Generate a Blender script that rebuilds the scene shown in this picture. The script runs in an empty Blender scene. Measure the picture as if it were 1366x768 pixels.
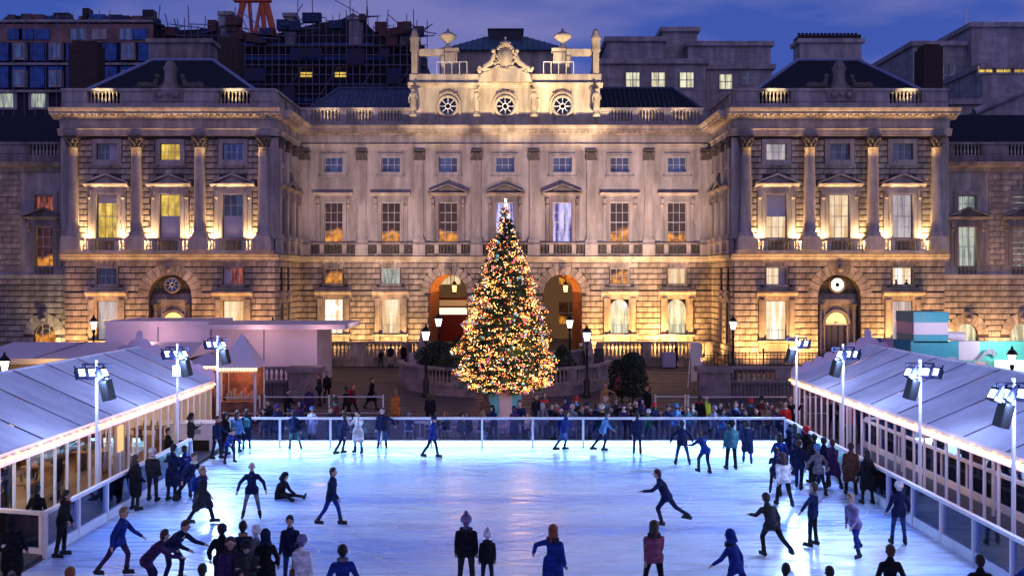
import bpy, bmesh, math, random
from mathutils import Vector, Matrix
random.seed(7)
R = math.radians
C = bpy.context.scene.collection
SC = bpy.context.scene
# ------------------------------------------------------------ camera
cd = bpy.data.cameras.new('camera'); cam = bpy.data.objects.new('camera', cd); C.objects.link(cam)
cam.location = (0, 0, 7.2); cam.rotation_euler = (R(90), 0, 0)
cd.sensor_width = 36; cd.lens = 36; cd.shift_x = 3/1366; cd.shift_y = -14/1366
cd.clip_start = 0.5; cd.clip_end = 2000
SC.camera = cam
# ------------------------------------------------------------ sky and exposure
SC.view_settings.view_transform = 'Standard'; SC.view_settings.look = 'None'
SC.view_settings.exposure = 0; SC.view_settings.gamma = 1
W = bpy.data.worlds.new("World"); SC.world = W; W.use_nodes = True
nt = W.node_tree; nt.nodes.clear()
def wn(t, **k):
    n = nt.nodes.new(t)
    for a, b in k.items(): setattr(n, a, b)
    return n
sky = wn('ShaderNodeTexSky', sky_type='NISHITA', sun_disc=False, sun_elevation=R(-2), sun_rotation=R(200))
tc = wn('ShaderNodeTexCoord'); mp = wn('ShaderNodeMapping'); mp.inputs['Scale'].default_value = (1.1, 1.1, 4.0)
nz = wn('ShaderNodeTexNoise'); nz.inputs['Scale'].default_value = 3.1; nz.inputs['Detail'].default_value = 5; nz.inputs['Roughness'].default_value = .5
rp = wn('ShaderNodeValToRGB'); rp.color_ramp.elements[0].position = .42; rp.color_ramp.elements[1].position = .60
rp.color_ramp.elements[0].color = (.032, .085, .42, 1); rp.color_ramp.elements[1].color = (.185, .19, .48, 1)
mul = wn('ShaderNodeMix', data_type='RGBA', blend_type='MULTIPLY'); mul.inputs[0].default_value = 1
mul.inputs[7].default_value = (.1, .12, .25, 1)
add = wn('ShaderNodeMix', data_type='RGBA', blend_type='ADD'); add.inputs[0].default_value = 1
bg = wn('ShaderNodeBackground'); bg.inputs[1].default_value = 1.0
out = wn('ShaderNodeOutputWorld'); L = nt.links.new
L(tc.outputs['Generated'], mp.inputs[0]); L(mp.outputs[0], nz.inputs[0]); L(nz.outputs[0], rp.inputs[0])
L(sky.outputs[0], mul.inputs[6]); L(mul.outputs[2], add.inputs[6]); L(rp.outputs[0], add.inputs[7])
sx = wn('ShaderNodeSeparateXYZ'); L(tc.outputs['Generated'], sx.inputs[0])   # the dusk sky deepens towards the zenith
zr = wn('ShaderNodeMapRange'); zr.inputs[1].default_value = .12; zr.inputs[2].default_value = .9; zr.inputs[3].default_value = 1; zr.inputs[4].default_value = .5; L(sx.outputs[2], zr.inputs[0])
dk = wn('ShaderNodeMix', data_type='RGBA', blend_type='MULTIPLY'); dk.inputs[0].default_value = 1; L(add.outputs[2], dk.inputs[6]); L(zr.outputs[0], dk.inputs[7]); L(dk.outputs[2], bg.inputs[0]); L(bg.outputs[0], out.inputs[0])
# afterglow of the dusk sky behind the camera: one very soft, weak sun
ld = bpy.data.lights.new('dusk_glow', 'SUN'); ld.energy = .30; ld.angle = R(70); ld.color = (1, .66, .92)
so = bpy.data.objects.new('dusk_glow', ld); C.objects.link(so); so.rotation_euler = (R(58), 0, R(20))
# ------------------------------------------------------------ materials
MATS = {}
def mat(name, col, rough=.7, metal=0., emit=None, es=0., var=0., scale=3., bump=0., col2=None, stretch=(1,1,1), rnd=0., ramp=(.35,.65), coat=0., sampling=None, spec=None, alpha=None, trans=0., coord='Object', rot=None, soot=0.):
    if name in MATS: return MATS[name]
    m = bpy.data.materials.new(name); m.use_nodes = True; MATS[name] = m
    n = m.node_tree.nodes; l = m.node_tree.links.new; b = n['Principled BSDF']
    c = tuple(col) + (1,)
    b.inputs['Base Color'].default_value = c; b.inputs['Roughness'].default_value = rough; b.inputs['Metallic'].default_value = metal
    if coat: b.inputs['Coat Weight'].default_value = coat
    if spec is not None: b.inputs['Specular IOR Level'].default_value = spec
    if alpha is not None: b.inputs['Alpha'].default_value = alpha
    if trans: b.inputs['Transmission Weight'].default_value = trans
    if emit: b.inputs['Emission Color'].default_value = tuple(emit) + (1,); b.inputs['Emission Strength'].default_value = es
    last = None
    if var or col2 or bump:
        t = n.new('ShaderNodeTexCoord'); mm = n.new('ShaderNodeMapping'); mm.inputs['Scale'].default_value = stretch
        if rot: mm.inputs['Rotation'].default_value = rot
        z = n.new('ShaderNodeTexNoise'); z.inputs['Scale'].default_value = scale; z.inputs['Detail'].default_value = 6; z.inputs['Roughness'].default_value = .62
        l(t.outputs[coord], mm.inputs[0]); l(mm.outputs[0], z.inputs[0])
        r = n.new('ShaderNodeValToRGB'); r.color_ramp.elements[0].position = ramp[0]; r.color_ramp.elements[1].position = ramp[1]
        k = var
        r.color_ramp.elements[0].color = (tuple(col2) + (1,)) if col2 else (col[0]*(1-k), col[1]*(1-k), col[2]*(1-k), 1)
        r.color_ramp.elements[1].color = c if col2 else (min(1,col[0]*(1+k)), min(1,col[1]*(1+k)), min(1,col[2]*(1+k)), 1)
        l(z.outputs[0], r.inputs[0]); last = r.outputs[0]
        if bump:
            bp = n.new('ShaderNodeBump'); bp.inputs['Strength'].default_value = bump; bp.inputs['Distance'].default_value = .03
            l(z.outputs[0], bp.inputs['Height']); l(bp.outputs[0], b.inputs['Normal'])
    if soot:     # rain streaks and soot running down the stone, continuous from block to block
        gp = n.new('ShaderNodeNewGeometry'); m3 = n.new('ShaderNodeMapping'); m3.inputs['Scale'].default_value = (1.5,1.5,.22)
        z3 = n.new('ShaderNodeTexNoise'); z3.inputs['Scale'].default_value = .9; z3.inputs['Detail'].default_value = 7; z3.inputs['Roughness'].default_value = .66
        l(gp.outputs['Position'], m3.inputs[0]); l(m3.outputs[0], z3.inputs[0]); r3 = n.new('ShaderNodeValToRGB'); r3.color_ramp.elements[0].position = .42; r3.color_ramp.elements[1].position = .60
        r3.color_ramp.elements[0].color = (1-soot,1-soot*1.05,1-soot*1.1,1); r3.color_ramp.elements[1].color = (1.08,1.06,1.04,1); l(z3.outputs[0], r3.inputs[0])
        mm3 = n.new('ShaderNodeMix'); mm3.data_type = 'RGBA'; mm3.blend_type = 'MULTIPLY'; mm3.inputs[0].default_value = 1; l(last, mm3.inputs[6]); l(r3.outputs[0], mm3.inputs[7]); last = mm3.outputs[2]
    if rnd:
        oi = n.new('ShaderNodeObjectInfo'); mr = n.new('ShaderNodeMapRange'); mr.inputs[3].default_value = 1-rnd; mr.inputs[4].default_value = 1+rnd
        l(oi.outputs['Random'], mr.inputs[0])
        h = n.new('ShaderNodeHueSaturation'); l(mr.outputs[0], h.inputs['Value'])
        if last: l(last, h.inputs['Color'])
        else: h.inputs['Color'].default_value = c
        last = h.outputs[0]
    if last: l(last, b.inputs['Base Color'])
    if sampling: m.cycles.emission_sampling = sampling
    return m
def lit(name, c1, c2, s1, s2, scale=2.2, split=.5, base=(.05,.05,.05), stretch=(3.0,1,.3)):
    """window pane with a lit room seen through it: dim and bright patches of what is inside"""
    if name in MATS: return MATS[name]
    m = bpy.data.materials.new(name); m.use_nodes = True; MATS[name] = m
    n = m.node_tree.nodes; l = m.node_tree.links.new; b = n['Principled BSDF']
    b.inputs['Base Color'].default_value = base + (1,); b.inputs['Roughness'].default_value = .08
    g = n.new('ShaderNodeNewGeometry'); mm = n.new('ShaderNodeMapping'); mm.inputs['Scale'].default_value = stretch
    z = n.new('ShaderNodeTexNoise'); z.inputs['Scale'].default_value = scale; z.inputs['Detail'].default_value = 3; z.inputs['Roughness'].default_value = .6
    l(g.outputs['Position'], mm.inputs[0]); l(mm.outputs[0], z.inputs[0])
    r = n.new('ShaderNodeValToRGB'); r.color_ramp.elements[0].position = split-.1; r.color_ramp.elements[1].position = split+.1
    r.color_ramp.elements[0].color = tuple(x*s1 for x in c1) + (1,); r.color_ramp.elements[1].color = tuple(x*s2 for x in c2) + (1,)
    l(z.outputs[0], r.inputs[0]); l(r.outputs[0], b.inputs['Emission Color']); b.inputs['Emission Strength'].default_value = 1
    return m
def room(name, c1, c2, h, s):
    """pane onto a room lit near its floor: bright below, dim brown above"""
    m = bpy.data.materials.new(name); m.use_nodes = True; MATS[name] = m
    n = m.node_tree.nodes; l = m.node_tree.links.new; b = n['Principled BSDF']; b.inputs['Base Color'].default_value = (.03,.03,.03,1); b.inputs['Roughness'].default_value = .08
    t = n.new('ShaderNodeTexCoord'); sp = n.new('ShaderNodeSeparateXYZ'); l(t.outputs['Object'], sp.inputs[0])
    g = n.new('ShaderNodeNewGeometry'); z = n.new('ShaderNodeTexNoise'); z.inputs['Scale'].default_value = .8; z.inputs['Detail'].default_value = 2; m8 = n.new('ShaderNodeMapping'); m8.inputs['Scale'].default_value = (1,1,.06); l(g.outputs['Position'], m8.inputs[0]); l(m8.outputs[0], z.inputs[0])
    ml = n.new('ShaderNodeMath'); ml.operation = 'MULTIPLY_ADD'; ml.inputs[1].default_value = -1.6; ml.inputs[2].default_value = .8+h; l(z.outputs[0], ml.inputs[0])
    sb = n.new('ShaderNodeMath'); sb.operation = 'SUBTRACT'; l(ml.outputs[0], sb.inputs[0]); l(sp.outputs[2], sb.inputs[1])
    r = n.new('ShaderNodeValToRGB'); r.color_ramp.elements[0].position = 0.0; r.color_ramp.elements[1].position = .3
    r.color_ramp.elements[0].color = tuple(c2)+(1,); r.color_ramp.elements[1].color = tuple(x*s for x in c1)+(1,)
    mp_ = n.new('ShaderNodeMapping'); mp_.inputs['Scale'].default_value = (2.6,1,2.2); z5 = n.new('ShaderNodeTexNoise'); z5.inputs['Scale'].default_value = 1.2; z5.inputs['Detail'].default_value = 4; l(g.outputs['Position'], mp_.inputs[0]); l(mp_.outputs[0], z5.inputs[0])
    r5 = n.new('ShaderNodeValToRGB'); r5.color_ramp.elements[0].position = .38; r5.color_ramp.elements[1].position = .64; r5.color_ramp.elements[0].color = (.38,.3,.25,1); r5.color_ramp.elements[1].color = (1.25,1.15,1,1); l(z5.outputs[0], r5.inputs[0])
    mx = n.new('ShaderNodeMix'); mx.data_type = 'RGBA'; mx.blend_type = 'MULTIPLY'; mx.inputs[0].default_value = 1; l(r.outputs[0], mx.inputs[6]); l(r5.outputs[0], mx.inputs[7])
    l(sb.outputs[0], r.inputs[0]); l(mx.outputs[2], b.inputs['Emission Color']); b.inputs['Emission Strength'].default_value = 1
    return m
STONE = mat('portland_stone', (.42,.37,.345), .85, var=.2, scale=1.1, bump=.5, soot=.32, stretch=(1,1,.45), coord='Object')
BLOCK = mat('stone_block', (.44,.365,.29), .85, var=.26, scale=2.2, bump=.8, rnd=.2, soot=.4)
JOINT = mat('stone_joint', (.07,.055,.05), .95, var=.2, scale=3)
DIRTY = mat('weathered_stone', (.34,.29,.28), .9, col2=(.20,.165,.16), scale=.9, bump=.4, ramp=(.3,.66), stretch=(1,1,.4), soot=.4)
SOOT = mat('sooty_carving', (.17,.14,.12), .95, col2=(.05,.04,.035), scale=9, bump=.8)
CREAM = mat('pale_carved_stone', (.52,.46,.38), .85, col2=(.36,.28,.20), scale=1.6, bump=.5, ramp=(.28,.55), stretch=(1,1,.35), soot=.3)
SLATE = mat('slate_roof', (.02,.022,.035), .8, spec=.15, var=.4, scale=5, bump=.4, stretch=(4,1,1))
LEAD = mat('lead_roof', (.06,.085,.15), .6, spec=.25, var=.25, scale=3, bump=.2)
WHITE = mat('white_paint', (.78,.78,.8), .4, var=.06, scale=5)
BARS = mat('sash_paint', (.62,.58,.56), .5)
BLACK = mat('black_metal', (.012,.012,.014), .4, .3)
IRON = mat('iron_railing', (.02,.018,.02), .5, .4)
BRICK = mat('dark_brick', (.05,.028,.025), .9, var=.4, scale=6)
G_DARK = lit('pane_dark', (.01,.012,.03), (.03,.035,.08), 1, 1, 1.5)
G_BLUE = lit('pane_dusk', (.008,.012,.05), (.03,.05,.16), 1, 1, 1.2)
G_YEL = lit('pane_yellow', (.62,.38,.03), (1,.70,.12), .75, 1.0, 1.1, stretch=(2.4,1,.8))
G_AMB = room('pane_amber', (1,.42,.05), (.045,.014,.006), .85, .75)
G_CRM = lit('pane_cream', (1,.62,.28), (1,.80,.52), .7, 1.05, .9)
G_PALE = lit('pane_blind', (.30,.26,.30), (.55,.48,.48), .8, 1.0, .9)
G_WHITE = lit('pane_white', (1,.72,.4), (1,.93,.78), .9, 1.5, 1.0)
G_COOL = lit('pane_cool', (.2,.24,.22), (.6,.68,.55), .7, .8, 1.6)
G_VIO = lit('pane_violet', (.06,.04,.32), (.65,.6,1), .7, 1.1, 1.3)
G_GRN = lit('pane_greenish', (.55,.52,.3), (.95,.92,.62), .7, 1.0, 1.2)
G_RED = lit('pane_red', (.03,.006,.004), (.55,.12,.05), .6, .8, 3)
# ------------------------------------------------------------ mesh helpers
class MB:
    def __init__(s): s.v = []; s.f = []; s.sm = []
    def add(s, vs, fs, smooth=False):
        o = len(s.v); s.v += [tuple(p) for p in vs]; s.f += [tuple(i+o for i in f) for f in fs]; s.sm += [smooth]*len(fs); return s
    def quad(s, a, b, c, d): return s.add([a,b,c,d], [(0,1,2,3)])
    def box(s, x0, x1, y0, y1, z0, z1):
        if x0 > x1: x0, x1 = x1, x0
        if y0 > y1: y0, y1 = y1, y0
        if z0 > z1: z0, z1 = z1, z0
        return s.add([(x0,y0,z0),(x1,y0,z0),(x1,y1,z0),(x0,y1,z0),(x0,y0,z1),(x1,y0,z1),(x1,y1,z1),(x0,y1,z1)],
                     [(0,3,2,1),(4,5,6,7),(0,1,5,4),(1,2,6,5),(2,3,7,6),(3,0,4,7)])
    def tube(s, p, q, r0, r1=None, n=8, caps=True, smooth=True):
        r1 = r0 if r1 is None else r1; p = Vector(p); q = Vector(q); d = (q-p)
        if d.length < 1e-6: return s
        d.normalize(); a = d.orthogonal().normalized(); b = d.cross(a)
        vs = []
        for c, r in ((p, r0), (q, r1)):
            for i in range(n):
                t = 2*math.pi*i/n; vs.append(c + (a*math.cos(t) + b*math.sin(t))*r)
        fs = [(i, (i+1)%n, n+(i+1)%n, n+i) for i in range(n)]
        s.add(vs, fs, smooth)
        if caps: s.add(vs[:n], [tuple(reversed(range(n)))]); s.add(vs[n:], [tuple(range(n))])
        return s
    def lathe(s, prof, cx=0, cy=0, n=12, smooth=True, a0=0, a1=2*math.pi, sx=1, sy=1):
        full = abs(a1-a0-2*math.pi) < 1e-6; m = n if full else n+1; vs = []
        for r, z in prof:
            for i in range(m):
                t = a0 + (a1-a0)*i/n; vs.append((cx+r*math.cos(t)*sx, cy+r*math.sin(t)*sy, z))
        fs = []
        for j in range(len(prof)-1):
            for i in range(n):
                k = (i+1) % m
                fs.append((j*m+i, j*m+k, (j+1)*m+k, (j+1)*m+i))
        s.add(vs, fs, smooth)
        if full and prof[0][0] > 1e-4: s.add(vs[:m], [tuple(reversed(range(m)))])
        if full and prof[-1][0] > 1e-4: s.add(vs[-m:], [tuple(range(m))])
        return s
    def ball(s, c, r, n=10, sz=1., sx=1., sy=1.):
        prof = [(max(1e-5, math.sin(math.pi*i/(n//2+1))*r), -math.cos(math.pi*i/(n//2+1))*r*sz + c[2]) for i in range(n//2+2)]
        return s.lathe(prof, c[0], c[1], n, sx=sx, sy=sy)
    def poly(s, pts, y0, y1):      # polygon in x,z extruded from y0 to y1
        n = len(pts); vs = [(x, y0, z) for x, z in pts] + [(x, y1, z) for x, z in pts]
        s.add(vs, [tuple(range(n)), tuple(reversed(range(n, 2*n)))] + [(i, n+i, n+(i+1)%n, (i+1)%n) for i in range(n)]); return s
    def profile(s, prof, u0, u1):  # moulding: profile of (out, z) run along x, closed at the ends
        n = len(prof); vs = [(u0-0*o, -o, z) for o, z in prof] + [(u1, -o, z) for o, z in prof]
        s.add(vs, [(i, n+i, n+i+1, i+1) for i in range(n-1)] + [tuple(range(n)), tuple(reversed(range(n, 2*n)))]); return s
    def mesh(s, name, m=None):
        me = bpy.data.meshes.new(name); me.from_pydata(s.v, [], s.f); me.polygons.foreach_set('use_smooth', s.sm)
        if m: me.materials.append(m)
        me.update(); return me
def obj(name, me, parent=None, loc=(0,0,0), rz=0, kind=None, label=None):
    o = bpy.data.objects.new(name, me); C.objects.link(o); o.location = loc
    if rz: o.rotation_euler = (0,0,rz)
    if parent: o.parent = parent
    if kind: o['kind'] = kind
    if label: o['label'] = label
    return o
def part(name, mb, m, parent, loc=(0,0,0), rz=0, kind=None, label=None): return obj(name, mb.mesh(name, m), parent, loc, rz, kind, label)
def thing(name, label, cat, loc=(0,0,0), rz=0, group=None):
    o = bpy.data.objects.new(name, None); C.objects.link(o); o.location = loc; o.rotation_euler = (0,0,rz); o.empty_display_size = .3
    o['label'] = label; o['category'] = cat
    if group: o['group'] = group
    return o
def tag(o, label, cat, group=None):
    o['label'] = label; o['category'] = cat
    if group: o['group'] = group
    return o
def kids(o): return [c for c in bpy.data.objects if c.parent == o]
def dup(root, loc, rz=None, label=None):
    def cp(o, par, ch):
        c = o.copy(); C.objects.link(c)
        if par: c.parent = par
        for k in ch.get(o.name, []): cp(k, c, ch)
        return c
    ch = {}
    for o in bpy.data.objects:
        if o.parent: ch.setdefault(o.parent.name, []).append(o)
    r = cp(root, None, ch); r.location = loc
    if rz is not None: r.rotation_euler = (0,0,rz)
    if label: r['label'] = label
    return r
def P(px, Y, z=0): return ((px-680)*Y/1366, Y, z)
def light(name, kind, loc, e, col=(1,.75,.45), size=.2, tgt=None, cone=60, blend=.6, parent=None, sy=None):
    d = bpy.data.lights.new(name, kind); d.energy = e; d.color = col
    if kind == 'AREA':
        d.size = size
        if sy: d.shape = 'RECTANGLE'; d.size_y = sy
    else: d.shadow_soft_size = size
    if kind == 'SPOT': d.spot_size = R(cone); d.spot_blend = blend
    o = bpy.data.objects.new(name, d); C.objects.link(o); o.location = loc
    if tgt is not None: o.rotation_euler = (Vector(tgt)-Vector(loc)).to_track_quat('-Z', 'Y').to_euler()
    if parent: o.parent = parent
    return o
WARM = (1, .62, .26); GOLD = (1, .52, .16); CREAML = (1, .84, .58); RINK = (.29, .49, 1)
# ============================================================ THE PALACE
CACHE = {}
def cached(key, fn):
    if key not in CACHE: CACHE[key] = fn()
    return CACHE[key]
def blockmesh(w, h, m, t=.07, c=.022):
    w = round(w, 2); h = round(h, 2)
    def f():
        b = MB(); x = w/2-.007; z = h/2-.026
        b.add([(-x,0,-z),(x,0,-z),(x,0,z),(-x,0,z),(-x+c*.5,-t,-z+c),(x-c*.5,-t,-z+c),(x-c*.5,-t,z-c),(-x+c*.5,-t,z-c)],
              [(4,5,6,7),(0,1,5,4),(1,2,6,5),(2,3,7,6),(3,0,4,7)])
        return b.mesh('stone_block', m)
    return cached(('blk', w, h, m.name), f)
class Face:
    """one elevation: u runs along it, z up, outwards is local -y"""
    def __init__(s, T, ox, oy, ang=0):
        s.T = T; s.o = Vector((ox, oy, 0)) - Vector(T.location); s.a = ang; s.m = Matrix.Rotation(ang, 3, 'Z')
        s.n = 0; s.stuff = None
    def loc(s, u, d, z): return s.o + s.m @ Vector((u, -d, z))
    def put(s, name, mb, m, u=0, d=0, z=0, parent=None, kind=None, label=None):
        me = mb if isinstance(mb, bpy.types.Mesh) else mb.mesh(name, m)
        if parent: return obj(name, me, parent, (u, -d, z), 0, kind, label)
        return obj(name, me, s.T, s.loc(u, d, z), s.a, kind, label)
    def world(s, u, d, z): return Vector(s.T.location) + s.loc(u, d, z)
    def wall(s, u0, u1, z0, z1, rects=(), arches=(), m=None, name='wall', rev=.35, base=0):
        b = MB(); us = {u0, u1}; zs = {z0, z1}; holes = [(r[0], r[1], r[2], r[3]) for r in rects]
        for uc, r, zb, zsp in arches: holes.append((uc-r, uc+r, zb, zsp+r))
        for h in holes: us |= {max(u0,h[0]), min(u1,h[1])}; zs |= {max(z0,h[2]), min(z1,h[3])}
        us = sorted(us); zs = sorted(zs)
        for i in range(len(us)-1):
            for j in range(len(zs)-1):
                a, c, e, g = us[i], us[i+1], zs[j], zs[j+1]; mu = (a+c)/2; mz = (e+g)/2
                if any(h[0] < mu < h[1] and h[2] < mz < h[3] for h in holes): continue
                b.quad((a,0,e),(c,0,e),(c,0,g),(a,0,g))
        for h in rects:
            a, c, e, g = h[:4]
            b.quad((a,0,e),(a,rev,e),(a,rev,g),(a,0,g)); b.quad((c,0,e),(c,0,g),(c,rev,g),(c,rev,e))
            b.quad((a,0,g),(a,rev,g),(c,rev,g),(c,0,g)); b.quad((a,0,e),(c,0,e),(c,rev,e),(a,rev,e))
        for uc, r, zb, zsp in arches:
            N = 14; ar = [(uc-r*math.cos(math.pi*i/N), zsp+r*math.sin(math.pi*i/N)) for i in range(N+1)]
            for i in range(N):
                p, q = ar[i], ar[i+1]
                b.quad((p[0],0,p[1]),(q[0],0,q[1]),(q[0],0,zsp+r),(p[0],0,zsp+r))
                b.quad((p[0],0,p[1]),(p[0],rev,p[1]),(q[0],rev,q[1]),(q[0],0,q[1]))
            for x in (uc-r, uc+r): b.quad((x,0,zb),(x,rev,zb),(x,rev,zsp),(x,0,zsp))
        return s.put(name, b, m or JOINT)
    def courses(s, u0, u1, z0, h, n, bw, holes, arches=(), m=None, name='rusticated_block', limit=300, t=.07, ring=.62):
        m = m or BLOCK; todo = []
        for k in range(n):
            za = z0+k*h; zc = za+h/2; spans = [(u0, u1)]
            cuts = [(a, b) for a, b, c, d in holes if c < zc < d]
            for uc, r, zb, zsp in arches:
                if zc < zsp and zc > zb: cuts.append((uc-r, uc+r))
                elif zsp <= zc < zsp+r+ring:
                    w = math.sqrt(max(0, (r+ring)**2-(zc-zsp)**2)); cuts.append((uc-w, uc+w))
            for a, b in cuts:
                ns = []
                for p, q in spans:
                    if b <= p or a >= q: ns.append((p, q)); continue
                    if a-p > .08: ns.append((p, a))
                    if q-b > .08: ns.append((b, q))
                spans = ns
            off = (k % 2)*bw/2
            for p, q in spans:
                x = u0 - bw + off
                while x < q:
                    a = max(p, x); b = min(q, x+bw)
                    if b-a > .09: todo.append(((a+b)/2, zc, b-a, h))
                    x += bw
        random.shuffle(todo); todo.sort(key=lambda t: -round(t[2]*t[3], 2))
        for u, z, w, hh in todo[:limit-s.n]: s.put(name, blockmesh(w, hh, m, t), m, u, 0, z)
        rest = todo[max(0, limit-s.n):]; s.n += min(len(todo), max(0, limit-s.n))
        if rest:
            b = MB(); c = .022
            for u, z, w, hh in rest:
                x = w/2-.007; zz = hh/2-.026
                b.add([(u-x,0,z-zz),(u+x,0,z-zz),(u+x,0,z+zz),(u-x,0,z+zz),(u-x+c,-t,z-zz+c),(u+x-c,-t,z-zz+c),(u+x-c,-t,z+zz-c),(u-x+c,-t,z+zz-c)],
                      [(4,5,6,7),(0,1,5,4),(1,2,6,5),(2,3,7,6),(3,0,4,7)])
            s.put(name+'s', b, m, kind='stuff')
    def voussoirs(s, uc, r, zsp, n=11, ring=.6, t=.09, m=None):
        for i in range(n):
            a0 = math.pi*i/n+.012; a1 = math.pi*(i+1)/n-.012; R1 = r+ring
            pts = [(-r*math.cos(a0), r*math.sin(a0)), (-R1*math.cos(a0), R1*math.sin(a0)), (-R1*math.cos(a1), R1*math.sin(a1)), (-r*math.cos(a1), r*math.sin(a1))]
            s.put('voussoir', MB().poly(pts, -t, 0), m or BLOCK, uc, 0, zsp)
        b = MB().box(-.24,.24,-.28,0,r-.05,r+ring+.12).ball((0,-.3,r+.35),.2,8); s.put('keystone', b, DIRTY, uc, 0, zsp)
    def pane(s, par, w, h, m, y=.28, z=0, bars=(3,4), arch=False, bt=.028, bm=None):
        def pf():
            b = MB()
            if arch:
                r = w/2; N = 12; pts = [(-r,0),(r,0)] + [(r*math.cos(math.pi*i/N), h-r+r*math.sin(math.pi*i/N)) for i in range(N+1)]
                b.add([(x,0,zz) for x, zz in pts], [tuple(range(len(pts)))])
            else: b.quad((-w/2,0,0),(w/2,0,0),(w/2,0,h),(-w/2,0,h))
            return b.mesh('pane', m)
        obj('pane', cached(('pane', w, h, m.name, arch), pf), par, (0, y, z))
        def bf():
            b = MB(); nx, nz = bars
            for i in range(nx+1):
                x = -w/2 + w*i/nx; hh = h
                if arch and 0 < i < nx or not arch: hh = h if not arch else h - w/2 + math.sqrt(max(0,(w/2)**2-x*x))
                else: hh = h-w/2
                k = bt*1.8 if i in (0, nx) else bt
                b.box(x-k/2, x+k/2, -.04, 0, 0, hh)
            for j in range(nz+1):
                zz = h*j/nz
                if arch and zz > h-w/2+.01: continue
                k = bt*1.8 if j in (0, nz) or (nz == 4 and j == 2) else bt
                b.box(-w/2, w/2, -.045, -.005, zz-k/2, zz+k/2)
            if arch:
                r = w/2
                for rr in (r-.03, r*.5):
                    N = 12
                    for i in range(N):
                        a, c = math.pi*i/N, math.pi*(i+1)/N
                        b.tube((rr*math.cos(a),-.02,h-r+rr*math.sin(a)),(rr*math.cos(c),-.02,h-r+rr*math.sin(c)),bt*.7,n=4,caps=False)
            return b.mesh('glazing_bars', bm or BARS)
        obj('glazing_bars', cached(('bars', w, h, bars, arch, bt), bf), par, (0, y-.005, z))
    def small_window(s, uc, z0, w, h, pm, fr=.28, bars=(3,2), m=None, blind=0):
        def f():
            b = MB()
            for a, c, e, g in ((-w/2-fr,-w/2,-fr,h+fr),(w/2,w/2+fr,-fr,h+fr),(-w/2,w/2,h,h+fr),(-w/2,w/2,-fr,0)): b.box(a,c,-.13,0,e,g)
            i = fr*.55
            for a, c, e, g in ((-w/2-i,-w/2,-.0,h),(w/2,w/2+i,-.0,h),(-w/2-i,w/2+i,h,h+i)): b.box(a,c,-.17,-.12,e,g)
            b.box(-w/2-fr-.08,w/2+fr+.08,-.2,0,-fr-.1,-fr)
            return b.mesh('window', m or STONE)
        o = s.put('window', cached(('sw', w, h, fr, (m or STONE).name), f), None, uc, 0, z0)
        s.pane(o, w, h, pm, bars=bars)
        if blind: part('blind', MB().box(*(( -w/2, -w/2+w*blind) if blind > 0 else (w/2+w*blind, w/2)), -.02, 0, 0, h), mat('shutter', (.55,.5,.55), .7), o, (0, .25, 0))
        return o
    def main_window(s, uc, z0, w, h, pm, hood='pediment', m=None, blind=None, top=None):
        def f():
            b = MB(); fr = .26
            for a, c, e, g in ((-w/2-fr,-w/2,0,h+fr),(w/2,w/2+fr,0,h+fr),(-w/2,w/2,h,h+fr)): b.box(a,c,-.13,0,e,g)
            for a, c, e, g in ((-w/2-.12,-w/2,0,h+.0),(w/2,w/2+.12,0,h+.0),(-w/2-.12,w/2+.12,h,h+.12)): b.box(a,c,-.18,-.12,e,g)
            for sx in (-1, 1):   # side strips and scrolled brackets
                x = sx*(w/2+.42); b.box(x-.13,x+.13,-.1,0,0,h+.2); b.box(x-.11,x+.11,-.34,-.0,h-.08,h+.28); b.ball((x,-.22,h-.2),.13,8)
            b.box(-w/2-.62,w/2+.62,-.12,0,h+.26,h+.5)
            e = w/2+.78
            b.profile([(0,h+.5),(.2,h+.5),(.3,h+.58),(.42,h+.6),(.46,h+.7),(0,h+.7)],-e,e)
            if hood == 'pediment':
                t = h+1.28
                for q in (-1, 1):
                    pts = [(q*e,h+.7),(q*e,h+.8),(0,t+.1),(0,t-.04)]
                    if q > 0: pts.reverse()
                    b.poly(pts,-.46,0)
                b.poly([(-e+.3,h+.7),(e-.3,h+.7),(0,t-.06)][::-1],-.14,0)
            return b.mesh('window', m or STONE)
        o = s.put('window', cached(('mw', w, h, hood, (m or STONE).name), f), None, uc, 0, z0)
        s.pane(o, w, h, pm, bars=(3,4))
        if blind: part('blind', MB().box(-w/2+.02,w/2-.02,-.03,0,blind[0]*h,blind[1]*h), mat('shutter', (.55,.5,.55), .7), o, (0,.24,0))
        return o
    def low_window(s, uc, z0, w, h, pm, bars=(3,4), arch=False, m=None, blind=None):
        """ground-floor window between pilasters, under an entablature"""
        def f():
            b = MB(); fr = .16
            for a, c, e, g in ((-w/2-fr,-w/2,0,h+fr),(w/2,w/2+fr,0,h+fr),(-w/2,w/2,h,h+fr)): b.box(a,c,-.1,.0,e,g)
            for sx in (-1, 1):
                x = sx*(w/2+.33); b.box(x-.17,x+.17,-.2,0,-.05,h+.1); b.box(x-.21,x+.21,-.26,0,h-.05,h+.1)
                b.box(x-.17,x+.17,-.22,0,-.75,-.22)
            b.profile([(0,h+.12),(.2,h+.12),(.22,h+.35),(.34,h+.42),(.46,h+.5),(.48,h+.58),(.1,h+.74),(0,h+.74)],-w/2-.68,w/2+.68)
            b.box(-w/2-.4,w/2+.4,-.2,0,h+.74,h+.9)
            b.profile([(0,-.2),(.3,-.2),(.34,-.05),(0,-.05)],-w/2-.62,w/2+.62)
            b.box(-w/2-.1,w/2+.1,-.1,0,-.75,-.25)
            return b.mesh('window', m or BLOCK)
        o = s.put('window', cached(('lw', w, h, (m or BLOCK).name), f), None, uc, 0, z0)
        s.pane(o, w, h, pm, bars=bars, arch=arch, z=0)
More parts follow.
